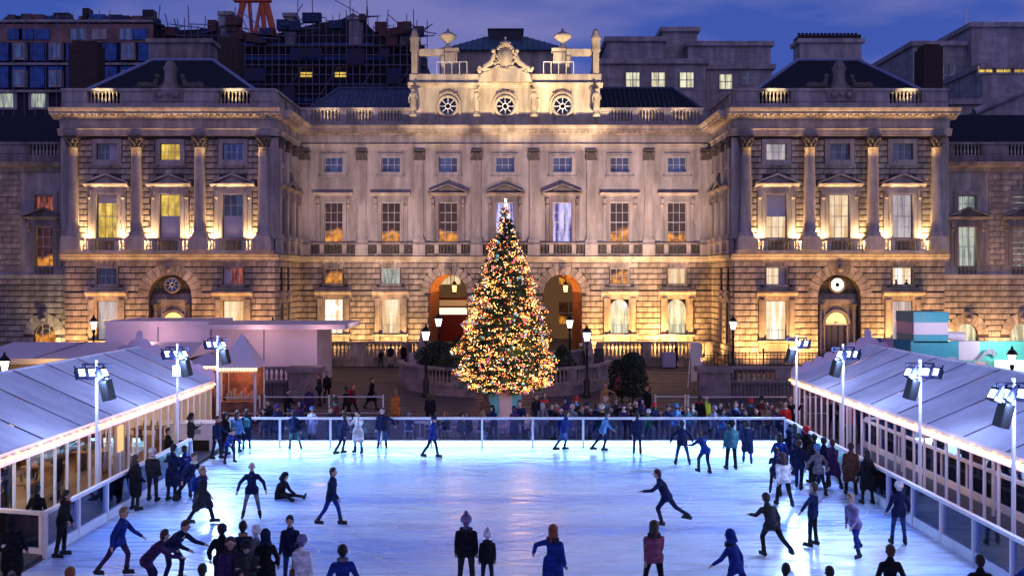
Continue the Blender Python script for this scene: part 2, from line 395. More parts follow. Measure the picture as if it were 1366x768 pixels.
        if blind: part('blind', MB().box(-w/2+.02,w/2-.02,-.03,0,blind[0]*h,blind[1]*h), mat('shutter', (.55,.5,.55), .7), o, (0,.24,0))
        return o
    def pilaster(s, uc, z0, z1, w=.62, d=.18, cap=.75, m=None):
        m = m or STONE
        o = s.put('pilaster', cached(('pil', w, d, z0, z1, cap, m.name), lambda: MB().box(-w/2,w/2,-d,0,z0+.35,z1-cap).box(-w/2-.06,w/2+.06,-d-.06,0,z0+.2,z0+.35).box(-w/2-.12,w/2+.12,-d-.12,0,z0,z0+.2).mesh('pilaster', m)), None, uc)
        s.capital(o, w*.5, z1-cap, cap, flat=d)
        return o
    def capital(s, par, r, z, h, flat=None):
        """corinthian capital: bell, two rows of leaves, volutes and abacus"""
        def f():
            b = MB(); rng = random.Random(3)
            if flat:
                b.box(-r,r,-flat,0,0,h*.85); rows = [(-r+2*r*i/3) for i in range(4)]
                for j, zz in enumerate((0, h*.32)):
                    for x in rows:
                        x2 = x*(.8 if j else 1)
                        b.poly([(x2-.12,zz),(x2+.12,zz),(x2+.09,zz+h*.36),(x2,zz+h*.44),(x2-.09,zz+h*.36)][::-1],-flat-.1-.05*j,-flat)
                for sx in (-1,1): b.ball((sx*r*1.1,-flat-.1,h*.72),.12,8)
                b.box(-r*1.35,r*1.35,-flat-.2,0,h*.86,h)
            else:
                b.lathe([(r*.9,0),(r*.92,h*.4),(r*1.25,h*.85)],n=14)
                for j, zz in enumerate((.02, h*.33)):
                    for i in range(8):
                        t = 2*math.pi*(i+.5*j)/8; rr = r*(1.0+.12*j); cx, cy = math.cos(t)*rr, math.sin(t)*rr; tx, ty = -math.sin(t), math.cos(t); ox, oy = math.cos(t), math.sin(t); k = r*.33
                        b.add([(cx-tx*k,cy-ty*k,zz),(cx+tx*k,cy+ty*k,zz),(cx+tx*k*.8+ox*.05,cy+ty*k*.8+oy*.05,zz+h*.33),(cx+ox*.18,cy+oy*.18,zz+h*.4),(cx-tx*k*.8+ox*.05,cy-ty*k*.8+oy*.05,zz+h*.33)],[(0,1,2,3,4),(4,3,2,1,0)])
                for sx in (-1,1):
                    for sy in (-1,1): b.ball((sx*r*.98,sy*r*.98,h*.74),.13,8)
                b.box(-r*1.35,r*1.35,-r*1.35,r*1.35,h*.86,h)
            return b.mesh('capital', SOOT)
        return obj('capital', cached(('cap', round(r,2), h, flat), f), par, (0,0,z))
    def column(s, uc, d, z0, z1, r=.38, cap=.8):
        def f():
            b = MB(); b.box(-r*1.4,r*1.4,-r*1.4,r*1.4,z0,z0+.14)
            pr = [(r*1.35,z0+.14),(r*1.4,z0+.22),(r*1.2,z0+.3),(r*1.25,z0+.38),(r*1.0,z0+.46)]
            H = z1-cap-z0-.46
            for i in range(9): t = i/8; pr.append((r*(1-.16*t**1.8), z0+.46+H*t))
            pr += [(r*.9,z1-cap-.06),(r*.92,z1-cap)]
            return b.lathe(pr, n=20).mesh('column', STONE)
        o = s.put('column', cached(('col', z0, z1, r), f), None, uc, d)
        s.capital(o, r*.86, z1-cap, cap)
        return o
    def balusters(s, u0, u1, z0, h, d=0, m=None, par=None, sp=.235, name='balusters'):
        n = max(1, int((u1-u0)/sp)); b = MB()
        for i in range(n):
            u = u0+(i+.5)*(u1-u0)/n
            b.lathe([(.085,z0),(.085,z0+h*.07),(.045,z0+h*.13),(.085,z0+h*.32),(.07,z0+h*.45),(.035,z0+h*.72),(.07,z0+h*.86),(.08,z0+h)],u,-d,6)
        return s.put(name, b, m or STONE, kind='stuff', parent=par)
    def entablature(s, u0, u1, z0=16.5, e0=0, e1=0, d=.0, cm=None):
        """architrave, frieze and modillion cornice; e0/e1 run it past the corners"""
        s.put('architrave', MB().profile([(0,z0),(.12+d,z0),(.14+d,z0+.16),(.18+d,z0+.18),(.2+d,z0+.36),(.28+d,z0+.42),(0,z0+.42)],u0-e0*.5,u1+e1*.5), STONE)
        s.put('frieze', MB().box(u0-e0*.3,u1+e1*.3,-.1-d,0,z0+.42,z0+1.06), STONE)
        z = z0+1.06
        s.put('cornice', MB().profile([(0,z),(.22+d,z),(.3+d,z+.14),(.34+d,z+.16),(.34+d,z+.2),(.82+d,z+.26),(.82+d,z+.42),(.9+d,z+.46),(1.0+d,z+.62),(1.0+d,z+.66),(.1,z+.72),(0,z+.72)],u0-e0,u1+e1), cm or CREAM)
        b = MB(); n = int((u1-u0+e0+e1)/.42)
        for i in range(n):
            u = u0-e0+(i+.5)*(u1-u0+e0+e1)/n; b.box(u-.1,u+.1,-.74-d,-.2-d,z+.13,z+.27)
        s.put('modillions', b, cm or CREAM, kind='stuff')
    def parapet(s, u0, u1, segs, z0=18.2, h=1.4, d=.05, m=None, pan=True):
        """segs: list of (a, b) holding balusters; solid dies between"""
        m = m or STONE
        s.put('parapet_plinth', MB().box(u0,u1,-d-.06,.34,z0,z0+.42), m)
        x = u0
        for a, b in list(segs)+[(u1, u1)]:
            if a-x > .05: s.put('parapet_die', MB().box(x,a,-d,.3,z0+.42,z0+h-.16).box(x+.12,a-.12,-d-.05,-d,z0+.55,z0+h-.3) if a-x > .6 else MB().box(x,a,-d,.3,z0+.42,z0+h-.16), m)
            if b > a: s.balusters(a, b, z0+.42, h-.58, -.12, CREAM)
            x = b
        s.put('coping', MB().box(u0-.02,u1+.02,-d-.1,.4,z0+h-.16,z0+h), m)
ZT = 1.0       # terrace level at the building
LV = dict(g0=ZT, str0=8.32, str1=8.72, ped1=9.75, cap=16.5)
CX = -.33; BAY = 4.19
def string_course(F, u0, u1, e0=0, e1=0):
    F.put('string_course', MB().profile([(0,8.3),(.1,8.3),(.12,8.44),(.2,8.48),(.3,8.52),(.32,8.66),(.38,8.72),(0,8.76)],u0-e0,u1+e1), CREAM)
def window_balcony(F, uc, w=2.3, d=.3):
    """blind balustrade under a first-floor window with its dies"""
    F.put('balcony_rail', MB().box(uc-w/2,uc+w/2,-d-.08,0,9.58,9.75), STONE)
    F.balusters(uc-.62, uc+.62, 8.95, .63, d-.12)
    return
# ---------------- centre range
T = thing('palace_range', 'long central range of the grey stone palace behind the christmas tree', 'palace', (CX, 76, 0))
F = Face(T, CX, 75); HW = 15.12
bays = [CX+BAY*k-CX for k in range(-3, 4)]
sm = [(b-.68, b+.68, 6.72, 7.86) for b in bays if abs(b) > 5]
lw = [(b-.68, b+.68, 3.1, 5.62) for b in bays if abs(b) > 5]
ar = [(b, 1.4, ZT, 6.05) for b in bays if abs(b) < 5]
F.wall(-HW, HW, 0, 8.3, sm+lw, ar, JOINT, 'ground_floor_wall')
hz = [(b-.75, b+.75, 6.6, 7.95) for b in bays if abs(b) > 5] + [(b-1.05, b+1.05, 5.85, 6.6) for b in bays if abs(b) > 5] + [(b-1.2, b+1.2, 2.3, 5.85) for b in bays if abs(b) > 5]
F.courses(-HW, HW, 1.02, .4045, 18, .7, hz+[(-HW,HW,5.86,6.14)], ar, BLOCK)
F.put('band_course', MB().box(-HW,-5.9,-.1,0,5.9,6.18).box(5.9,HW,-.1,0,5.9,6.18), BLOCK)
F.put('plinth', MB().box(-HW,-5.8,-.2,0,0,1.9).box(5.8,HW,-.2,0,0,1.9), BLOCK)
for b in (x for x in bays if abs(x) < 5): F.voussoirs(b, 1.4, 6.05, 13, .62)
for b in (x for x in bays if abs(x) < 5):      # each arch runs back as its own barrel vault
    rv = MB(); jb = MB(); r = 1.385; DP = 11
    for i in range(16):
        a, c = math.pi*i/16, math.pi*(i+1)/16
        for y0, y1 in ((.02,3.5),(3.5,7),(7,DP)): rv.quad((-r*math.cos(a),y0,6.05+r*math.sin(a)),(-r*math.cos(c),y0,6.05+r*math.sin(c)),(-r*math.cos(c),y1,6.05+r*math.sin(c)),(-r*math.cos(a),y1,6.05+r*math.sin(a)))
    for y in (.6, 3.4, 6.2, 9.0, 10.8):
        for i in range(16):
            a, c = math.pi*i/16, math.pi*(i+1)/16; q = r-.07; rv.quad((-q*math.cos(a),y,6.05+q*math.sin(a)),(-q*math.cos(c),y,6.05+q*math.sin(c)),(-q*math.cos(c),y+.3,6.05+q*math.sin(c)),(-q*math.cos(a),y+.3,6.05+q*math.sin(a)))
    for x in (-1,1):
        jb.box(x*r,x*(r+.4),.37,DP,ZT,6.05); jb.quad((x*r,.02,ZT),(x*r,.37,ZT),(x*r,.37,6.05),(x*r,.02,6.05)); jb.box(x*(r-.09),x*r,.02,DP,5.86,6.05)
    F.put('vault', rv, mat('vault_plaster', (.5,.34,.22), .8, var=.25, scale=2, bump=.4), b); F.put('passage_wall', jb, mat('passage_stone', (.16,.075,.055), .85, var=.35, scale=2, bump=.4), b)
    ln = F.put('hanging_lantern', MB().lathe([(.02,.85),(.12,.75),(.2,.55),(.2,.5)],n=6).lathe([(.2,0),(.14,-.08),(.02,-.14)],n=6).tube((0,0,.8),(0,0,1.35),.02,n=4), BLACK, b+.35, -2.2, 6.1)
    part('lantern_glass', MB().lathe([(.13,0),(.19,.5)],n=6), mat('lantern_glow', (1,.8,.4), .5, emit=(1,.68,.25), es=1.6), ln)
    for d, e_ in ((-1.3, 60), (-4.5, 110), (-8.5, 120)): light('passage_lamp', 'POINT', F.world(b, d, 6.3), e_, (1,.30,.04), .12)
smp = {0: G_AMB, 1: G_COOL, 5: G_AMB, 6: G_CRM}; lwp = {0: G_WHITE, 1: G_CRM, 5: G_GRN, 6: G_GRN}
for i, b in enumerate(bays):
    if abs(b) > 5:
        F.small_window(b, 6.74, 1.3, 1.1, smp[i], fr=.06, m=BLOCK)
        F.low_window(b, 3.1, 1.32, 2.5, lwp[i], arch=i in (5, 6))
        for k in range(-2, 3): # flat-arch voussoirs
            x0, x1 = k*.27-.12, k*.27+.12; F.put('voussoir', MB().poly([(x0,0),(x1,0),(x1+k*.09,.42),(x0+k*.09,.42)][::-1],-.09,0), BLOCK, b, 0, 7.9)
string_course(F, -HW, HW)
up = [(b-.68, b+.68, 9.82, 12.7) for b in bays] + [(b-.68, b+.68, 14.9, 16.02) for b in bays]
F.wall(-HW, HW, 8.76, 16.5, up, (), STONE, 'upper_wall')
F.put('baluster_shade_panel', MB().box(-HW,HW,-.03,-.0,8.95,9.6), SOOT)  # dark panel added as the shade behind the balusters
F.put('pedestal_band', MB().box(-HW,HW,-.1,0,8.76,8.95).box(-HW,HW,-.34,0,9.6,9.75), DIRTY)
pil = [BAY*(k-3.5) for k in range(8)]
for p in pil:
    F.put('pedestal', MB().box(-.46,.46,-.36,0,8.78,9.6), STONE, p); F.pilaster(p, 9.75, 16.5, m=STONE)
for i, b in enumerate(bays):
    for sx in (-1, 1): F.put('pedestal', MB().box(-.16,.16,-.3,0,8.95,9.6), STONE, b+sx*.82)
    F.balusters(b-.64, b+.64, 8.95, .65, .2, SOOT)  # dark baluster colour stands for the shade of the recess, next line too
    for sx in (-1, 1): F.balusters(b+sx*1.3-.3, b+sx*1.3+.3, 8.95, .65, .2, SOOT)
    F.main_window(b, 9.82, 1.36, 2.85, {0: G_AMB, 1: G_AMB, 2: G_AMB, 3: G_VIO, 4: G_VIO, 5: G_AMB, 6: G_AMB}[i], 'pediment' if 2 <= i <= 4 else 'flat', DIRTY if 2 <= i <= 4 else STONE)
    F.small_window(b, 14.9, 1.36, 1.1, G_BLUE, m=STONE)
F.entablature(-HW, HW, cm=DIRTY)
# attic storey
AH = 6.93
segs = [(-14.2,-12.1),(-11.6,-9.7),(-9.3,-7.6)]
for sg in ([(-HW,-AH)], [(AH,HW)]):
    u0, u1 = sg[0]; F.parapet(u0, u1, [s for s in segs if u0 < 0] or [(-b, -a) for a, b in reversed(segs)], m=STONE)
A = Face(T, CX, 75.02)
ocs = [-BAY, 0, BAY]
b = MB(); N = 24; r = .62; zc = 19.72
def holed(b, u0, u1, z0, z1, uc, zc, r, y=0, rev=.3):
    pts = []
    for i in range(N):
        t = 2*math.pi*i/N + math.pi/4; c, s_ = math.cos(t), math.sin(t); k = 1/max(abs(c)/(.5), abs(s_)/(.5))
        ex = uc + c*k*(u1-u0); ez = (z0+z1)/2 + s_*k*(z1-z0)
        pts.append(((uc+c*r, zc+s_*r), (ex, ez)))
    for i in range(N):
        (a, o), (a2, o2) = pts[i], pts[(i+1) % N]
        b.quad((a[0],y,a[1]),(o[0],y,o[1]),(o2[0],y,o2[1]),(a2[0],y,a2[1])); b.quad((a[0],y,a[1]),(a2[0],y,a2[1]),(a2[0],y+rev,a2[1]),(a[0],y+rev,a[1]))
for o_ in ocs: holed(b, o_-BAY/2, o_+BAY/2, 18.9, 20.6, o_, zc, r)
b.box(-AH,AH,-.1,1.2,18.2,18.9); b.box(-AH,AH,0,1.2,20.6,21.1); b.box(-AH,-1.5*BAY,0,1.2,18.9,20.6); b.box(1.5*BAY,AH,0,1.2,18.9,20.6)
A.put('attic_wall', b, CREAM)
A.put('attic_cornice', MB().profile([(0,21.05),(.1,21.05),(.14,21.2),(.3,21.25),(.34,21.4),(0,21.45)],-AH-.2,AH+.2).box(-AH-.1,AH+.1,-.15,1.2,21.45,22.05), CREAM)
for o_ in ocs:
    w = A.put('window', MB().lathe([(.62,-.08),(.62,.16),(.78,.2),(.84,.1),(.84,-.08)], n=28), CREAM, o_, 0, zc); w.rotation_euler = (R(90), 0, 0)
    part('pane', MB().lathe([(.001,.0),(.64,.0)], n=28), G_DARK, w)
    gb = MB()
    for i in range(8): t = math.pi*i/4; gb.box(0,0,0,0,0,0) if 0 else gb.tube((math.cos(t)*.2,math.sin(t)*.2,.05),(math.cos(t)*.62,math.sin(t)*.62,.05),.035,n=5)
    gb.lathe([(.16,.03),(.16,.08),(.24,.08),(.24,.03)], n=16); part('glazing_bars', gb, WHITE, w)
    sw = MB()
    for i in range(9): sw.ball((-.62+i*.155, -.12, 1.0+.1*math.cos((i-4)*.7)), .085, 6)
    A.put('garland', sw, DIRTY, o_, 0, zc)
    A.put('arch_moulding', MB().poly([(-.95,-1.0),(-.82,-1.0),(-.82,.1)]+[(-.82*math.cos(math.pi*i/10),.1+.82*math.sin(math.pi*i/10)) for i in range(1,11)]+[(.82,-1.0),(.95,-1.0),(.95,.1)]+[(.95*math.cos(math.pi*i/10),.1+.95*math.sin(math.pi*i/10)) for i in range(1,11)],-.12,0), CREAM, o_, 0, zc)
def statue_mesh():
    b = MB(); b.lathe([(.28,0),(.3,.15),(.24,.2),(.24,.3)],n=10); b.lathe([(.2,.3),(.26,.5),(.22,.9),(.17,1.2),(.2,1.45),(.24,1.62),(.16,1.74),(.07,1.8)],n=10,sx=1,sy=.75)
    b.ball((0,-.02,1.92),.12,10); b.tube((.2,0,1.62),(.3,-.12,1.3),.07,.06,7); b.tube((.3,-.12,1.3),(.16,-.25,1.15),.06,.045,7); b.tube((-.2,0,1.62),(-.32,-.02,1.28),.07,.055,7); b.tube((-.32,-.02,1.28),(-.26,-.12,.95),.055,.04,7)
    return b.mesh('statue', CREAM)
sme = statue_mesh()
for px, lab in ((552,'leftmost'),(636,'second from left'),(712,'third from left'),(795,'rightmost')):
    o = obj('statue', sme, None, ((px-680)/18.3, 74.25, 18.72)); o.rotation_euler = (0,0,random.uniform(-.4,.4))
    tag(o, f'draped stone statue on the main cornice beside the round windows, {lab} of four', 'statue', 'statues in front of the attic')
    o.location.z = 18.88; 
# coat of arms group
co = MB(); prof = [(-1.95,0),(1.95,0),(1.75,.55),(1.2,.75),(.7,1.1),(-.7,1.1),(-1.2,.75),(-1.75,.55)]; co.poly(prof[::-1], -.35, .35)
co.ball((0,-.2,1.75),.62,14,1.25,1,.45); co.ball((0,-.36,1.75),.45,14,1.2,1,.4)
rg = random.Random(5)
for i in range(60):
    t = rg.uniform(0,math.pi*2); x = math.cos(t)*rg.uniform(.6,.85); z = 1.75+math.sin(t)*rg.uniform(.8,.95); co.ball((x,-.2-rg.uniform(0,.15),z),rg.uniform(.08,.16),6)
for sx in (-1,1):   # the two supporters
    co.tube((sx*1.5,-.1,1.0),(sx*.95,-.2,1.5),.28,.2,9); co.tube((sx*.95,-.2,1.5),(sx*.75,-.3,2.05),.2,.13,8); co.ball((sx*.85,-.32,2.2),.17,8); co.tube((sx*1.5,-.1,1.0),(sx*1.1,-.4,.85),.15,.09,7); co.tube((sx*1.5,0,1.0),(sx*1.9,-.3,.8),.15,.1,7)
    for i in range(14): co.ball((sx*rg.uniform(1.2,2.0),-.2,rg.uniform(.75,1.1)),rg.uniform(.1,.18),6)
co.lathe([(.32,2.55),(.38,2.7),(.3,2.85),(.1,3.0),(.07,3.1)],0,-.2,10); co.ball((0,-.2,3.15),.11,8)
for i in range(7): co.ball((-.33+.11*i,-.3,2.82+.08*math.cos((i-3)*.6)),.07,6)
A.put('coat_of_arms', co, CREAM, 0, 0, 21.45).location.y -= .25
# turrets, piers, arches and urns over the attic
for sx in (-1, 1):
    x = sx*6.65
    A.put('turret', MB().box(-.28,.28,-.1,.6,0,2.1).lathe([(.42,2.1),(.46,2.2),(.42,2.35),(.42,2.9),(.5,3.0),(.5,3.1),(.36,3.3),(.3,3.55),(.16,3.75),(.02,3.8)],0,.25,12), CREAM, x, 0, 22.0-.35).scale = (.78,.78,1)
    A.put('pier', MB().box(-.65,.65,0,.8,0,2.3).box(-.78,.78,-.12,.9,2.3,2.5), CREAM, sx*4.2, -.6, 21.6)
    A.put('urn', MB().lathe([(.34,0),(.34,.15),(.15,.25),(.14,.5),(.34,.62),(.62,.85),(.66,1.0),(.5,1.1),(.3,1.22),(.1,1.35),(.09,1.5),(.02,1.55)],n=16), CREAM, sx*4.25, -.9, 24.1)
    A.put('side_arch', MB().box(-1.05,1.05,0,.5,1.95,2.4).box(-1.05,-.82,0,.5,0,1.95).box(.82,1.05,0,.5,0,1.95), CREAM, sx*5.55, -.35, 21.6)
    g = MB()
    for i in range(5): g.tube((-1.1+i*.55,0,0),(-1.1+i*.55,0,1.0),.03,n=5)
    g.tube((-1.1,0,1),(1.1,0,1),.03,n=5); A.put('handrail', g, WHITE, sx*3.9, .1, 21.95)
RFc = Face(T, CX, 80)
RFc.put('lunette_wall', MB().box(-4.65,4.65,0,6,19,24.85), CREAM)
b = MB()
for i in range(16):
    a, c = math.pi*i/16, math.pi*(i+1)/16; b.add([(-2.9*math.cos(a),-.14,22+2.1*math.sin(a)),(-2.9*math.cos(c),-.14,22+2.1*math.sin(c)),(-2.6*math.cos(c),-.14,22+1.85*math.sin(c)),(-2.6*math.cos(a),-.14,22+1.85*math.sin(a)),(-2.9*math.cos(a),0,22+2.1*math.sin(a)),(-2.9*math.cos(c),0,22+2.1*math.sin(c))],[(0,1,2,3),(4,5,1,0)])
RFc.put('lunette_arch', b.box(-1.35,-1.22,-.14,0,20.5,23.9).box(1.22,1.35,-.14,0,20.5,23.9), DIRTY)
b = MB(); b.add([(-5.2,-.5,24.85),(5.2,-.5,24.85),(5.2,6.5,24.85),(-5.2,6.5,24.85),(-1.6,3,26.7),(1.6,3,26.7)],[(0,1,5,4),(1,2,5),(2,3,4,5),(3,0,4),(3,2,1,0)])
lr = RFc.put('hipped_roof', b, mat('green_copper_roof', (.05,.11,.16), .5, var=.3, scale=2))
sb = MB()
for i in range(23):
    x = -4.9+i*9.8/22; t = max(0, 1-max(0, abs(x)-1.6)/3.6); sb.tube((x,-.5+.0,24.9),(x,-.5+3.4*t,24.9+1.8*t),.05,n=4)
part('roof_seams', sb, mat('green_copper_roof', (0,0,0)), lr, kind='stuff')
RFc.put('roof_lantern', MB().box(-1.35,1.35,2,5,26.0,27.0).box(-1.45,1.45,1.9,5.1,27.0,27.1), mat('lantern_dark', (.03,.025,.04), .7))
for sx in (-1,1):
    b = MB(); x0, x1 = sx*15.2, sx*7.3; xr = sx*13.2
    b.add([(x0,78.4-75,20.0),(x1,78.4-75,20.0),(x1,81-75,22.1),(xr,81-75,22.1),(x0,84-75,20.0),(x1,84-75,20.0)],[(0,1,2,3),(0,3,4),(3,2,5,4)])
    rr = F.put('side_roof', b, SLATE if sx > 0 else LEAD)
    b2 = MB().tube((x0,78.4-75,20.02),(xr,81-75,22.15),.12,n=6).tube((xr,6,22.15),(x1,6,22.15),.12,n=6)
    for i in range(16): x = x1+(xr-x1)*(i+.5)/16; b2.tube((x,3.4,20.05),(x,6,22.12),.035,n=4)
    part('lead_flashing', b2, LEAD, rr)
    F.put('roof_wall', MB().box(min(x0,x1),max(x0,x1),3.45,3.6,18,20.0), DIRTY)
F.put('roof_deck', MB().box(-HW,HW,.4,14,17.6,18.15), LEAD)
F.put('passage_floor', MB().quad((-6,0.1,ZT+.01),(6,.1,ZT+.01),(6,11,ZT+.01),(-6,11,ZT+.01)), mat('passage_floor', (.2,.14,.11), .5))
F.put('rear_wall', MB().box(-HW,-5.6,11,11.3,0,17).box(-2.75,-1.45,11,11.3,0,17).box(1.45,2.75,11,11.3,0,17).box(5.6,HW,11,11.3,0,17).box(-5.6,5.6,11,11.3,7.5,17), DIRTY)
nb = MB(); pr = None
for i in range(60):      # white neon handwriting glowing in the left shop window
    t = i/59; p = (-.42+.84*t+.05*math.sin(t*38), 0, .11*math.sin(t*31)*(1-.3*t)+.12*t+(.12 if 14 < i < 18 or 36 < i < 39 else 0))
    if pr: nb.tube(pr, p, .018, n=5, caps=False)
    pr = p
F.put('neon_script', nb, mat('neon_white', (1,1,1), .4, emit=(1,.95,.85), es=7), bays[0]+.06, -.18, 4.85)
# ---------------- the two pavilions
def pavilion(cx, side, label):
    T = thing('palace_pavilion', label, 'pavilion', (cx, 70, 0))
    F = Face(T, cx, 67.6); HW = 6.95; B = 4.16; bays = [-B, 0, B]; out = 'l' if side < 0 else 'r'
    sgn = side  # -1 west/left, +1 right
    sm = [(b-.68, b+.68, 6.72, 7.86) for b in bays if b]; lw = [(b-.68, b+.68, 3.1, 5.62) for b in bays if b]; ar = [(0, 1.42, ZT, 5.98)]
    F.wall(-HW, HW, 0, 8.3, sm+lw, ar, JOINT, 'ground_floor_wall', rev=.9)
    hz = [(b-.75, b+.75, 6.6, 7.95) for b in bays if b] + [(b-1.05, b+1.05, 5.85, 6.6) for b in bays if b] + [(b-1.2, b+1.2, 2.3, 5.85) for b in bays if b]
    F.courses(-HW, HW, 1.02, .4045, 18, .72, hz+[(-HW,HW,5.86,6.14)], ar, BLOCK)
    F.put('band_course', MB().box(-HW,-5.2,-.1,0,5.9,6.18).box(-3.1,-1.45,-.1,0,5.9,6.18).box(1.45,3.1,-.1,0,5.9,6.18).box(5.2,HW,-.1,0,5.9,6.18), BLOCK)
    F.voussoirs(0, 1.42, 5.98, 13, .72)
    ps = {-1: [(G_DARK,.0,G_PALE),(G_RED,.35,G_CRM)], 1: [(G_CRM,-.35,G_WHITE),(G_WHITE,.0,G_PALE)]}[side]
    for (b, (a, bl, c)) in zip([-B, B], ps):
        F.small_window(b, 6.74, 1.34, 1.1, a, fr=.06, m=BLOCK, blind=bl); F.low_window(b, 3.1, 1.34, 2.55, c)
        for k in range(-2, 3):
            x0, x1 = k*.27-.12, k*.27+.12; F.put('voussoir', MB().poly([(x0,0),(x1,0),(x1+k*.09,.42),(x0+k*.09,.42)][::-1],-.09,0), BLOCK, b, 0, 7.9)
    # doorway set back in the central arch: round window over an entablature, arched door between columns
    d = F.put('door_case', MB().box(-1.42,1.42,0,.2,5.75,6.1).box(-1.42,1.42,-.15,.2,5.45,5.75).box(-1.42,-.72,.1,.3,ZT,5.45).box(.72,1.42,.1,.3,ZT,5.45).box(-.72,.72,.1,.3,4.95,5.45), DIRTY, 0, -.55)
    for x in (-1.15, 1.15):
        c = part('door_column', MB().lathe([(.2,ZT),(.2,ZT+.2),(.15,ZT+.3),(.13,4.95)],x,-.1,12), DIRTY, d); part('capital', MB().lathe([(.14,4.95),(.2,5.15),(.26,5.4)],x,-.1,10).box(x-.26,x+.26,-.36,.16,5.38,5.45), SOOT, d)
    b = MB(); N = 12; r = .72
    for i in range(N):
        a, c = math.pi*i/N, math.pi*(i+1)/N
        b.poly([(-r*math.cos(a),4.15+r*math.sin(a)),(-(r+.2)*math.cos(a),4.15+(r+.2)*math.sin(a)),(-(r+.2)*math.cos(c),4.15+(r+.2)*math.sin(c)),(-r*math.cos(c),4.15+r*math.sin(c))],-.05,.1)
    part('door_arch', b, DIRTY, d)
    part('fanlight', MB().add([(r*math.cos(math.pi*i/12),.2,4.15+r*math.sin(math.pi*i/12)) for i in range(13)],[tuple(range(12,-1,-1))]), mat('fanlight_glow', (.9,.8,.3), .3, emit=(.85,.8,.2) , es=1.6) , d)
    fb = MB()
    for i in range(1,8): t = math.pi*i/8; fb.tube((0,.17,4.15),(r*math.cos(t),.17,4.15+r*math.sin(t)),.022,n=4)
    fb.box(-.75,.75,.1,.2,4.05,4.18); part('fanlight_bars', fb, BARS, d)
    part('door', MB().box(-.7,-.25,.3,.36,ZT,4.1).box(.25,.7,.3,.36,ZT,4.1).box(-.2,.2,.4,.45,ZT,4.1), mat('dark_door', (.05,.04,.07), .5), d)
    part('tympanum', MB().add([(1.42*math.cos(math.pi*i/14),.15,6.1+1.35*math.sin(math.pi*i/14)) for i in range(15)],[tuple(range(14,-1,-1))]), SOOT, d)
    w = F.put('round_window', MB().lathe([(.4,-.02),(.42,.1),(.52,.12),(.56,-.02)], n=24), DIRTY, 0, -.42, 6.72); w.rotation_euler[0] = R(90)
    part('pane', MB().lathe([(.001,.02),(.42,.02)], n=24), mat('round_glow', (.9,.9,.85), .3, emit=(1,.97,.85), es=1.2) if side > 0 else G_BLUE, w)
    gb = MB()
    for i in range(8): t = math.pi*i/4; gb.tube((math.cos(t)*.14,math.sin(t)*.14,.05),(math.cos(t)*.41,math.sin(t)*.41,.05),.02,n=4)
    part('glazing_bars', gb.lathe([(.12,.03),(.12,.07),(.16,.07),(.16,.03)],n=14), BARS, w)
    # first and second floor
    string_course(F, -HW, HW, .25, .25)
    up = [(b-.68, b+.68, 9.82, 12.7) for b in bays] + [(b-.68, b+.68, 14.95, 16.05) for b in bays]
    F.wall(-HW, HW, 8.76, 16.5, up, (), JOINT, 'upper_wall')
    F.n = 0
    cols = [-1.5*B-.02, -.5*B, .5*B, 1.5*B+.02]
    hz = [(b-1.3, b+1.3, 9.7, 13.15) for b in bays] + [(b-1.55,b+1.55,13.15,13.6) for b in bays] + [(b-.9, b+.9, 13.6, 13.95) for b in bays] + [(b-1.0, b+1.0, 14.6, 16.5) for b in bays]
    F.courses(-HW, HW, 9.77, .384, 17, .62, hz, (), BLOCK, 'ashlar_block')
    F.put('pedestal_band', MB().box(-HW,HW,-.75,0,8.76,8.98), STONE)
    F.put('balcony_rail', MB().box(-HW,HW,-.68,-.4,9.6,9.75), DIRTY)
    for i, c in enumerate(cols):
        F.put('pedestal', MB().box(-.6,.6,-.95,0,8.98,9.75), STONE, c); F.column(c, .42, 9.75, 16.5)
        if i in (0, 3): F.put('pilaster_strip', MB().box(-.4,.4,-.16,0,9.75,16.4), STONE, c+(-.5 if i == 0 else .5))
    for i, b in enumerate(bays):
        pm, blind = {-1: [(G_YEL, (.8, 1)), (G_YEL, (0, .5)), (G_DARK, (0, .5))], 1: [(G_CRM, (.5, 1)), (G_CRM, None), (G_PALE, None)]}[side][i]
        F.main_window(b, 9.82, 1.36, 2.85, pm, 'pediment', STONE, blind)
        F.small_window(b, 14.95, 1.36, 1.08, {-1: [G_DARK, G_YEL, G_BLUE], 1: [G_PALE, G_DARK, G_DARK]}[side][i], m=STONE, blind=-.45 if (side, i) == (-1, 0) else 0)
        for sx in (-1, 1): F.put('pedestal', MB().box(-.14,.14,-.66,-.4,8.98,9.6), STONE, b+sx*.86)
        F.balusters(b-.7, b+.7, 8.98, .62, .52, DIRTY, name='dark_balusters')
        for sx in (-1, 1):
            F.balusters(b+sx*1.25-.22, b+sx*1.25+.22, 8.98, .62, .52, CREAM, sp=.16)
            u = b+sx*1.27
            fx = F.put('floodlight', MB().box(-.13,.13,-.1,.1,9.0,9.12).box(-.05,.05,-.05,.05,8.96,9.0), BLACK, u, .28)
            part('lamp_glass', MB().box(-.11,.11,-.08,.08,9.12,9.14), mat('uplight_glow', (1,.8,.5), .5, emit=(1,.68,.3), es=18), fx)
            light('uplight', 'SPOT', F.world(u, .33, 9.25), 1700, (1,.66,.31), .06, F.world(u+sx*.2, .0, 15), 100, 1)
            light('uplight_spill', 'POINT', F.world(u, .27, 9.3), 40, (1,.70,.36), .06)
    F.entablature(-HW, HW, e0=.55, e1=.55, d=.35)
    F.parapet(-HW-.1, HW+.1, [(-5.4,-3.2),(3.2,5.4)], d=.3)
    # carved centre panel with finial urn and sphinxes on the parapet
    F.put('carved_panel', MB().box(-1.0,1.0,-.45,-.3,18.75,19.5).ball((-.5,-.5,19.15),.22,8).ball((.5,-.5,19.15),.22,8).ball((0,-.48,19.2),.16,8), DIRTY)
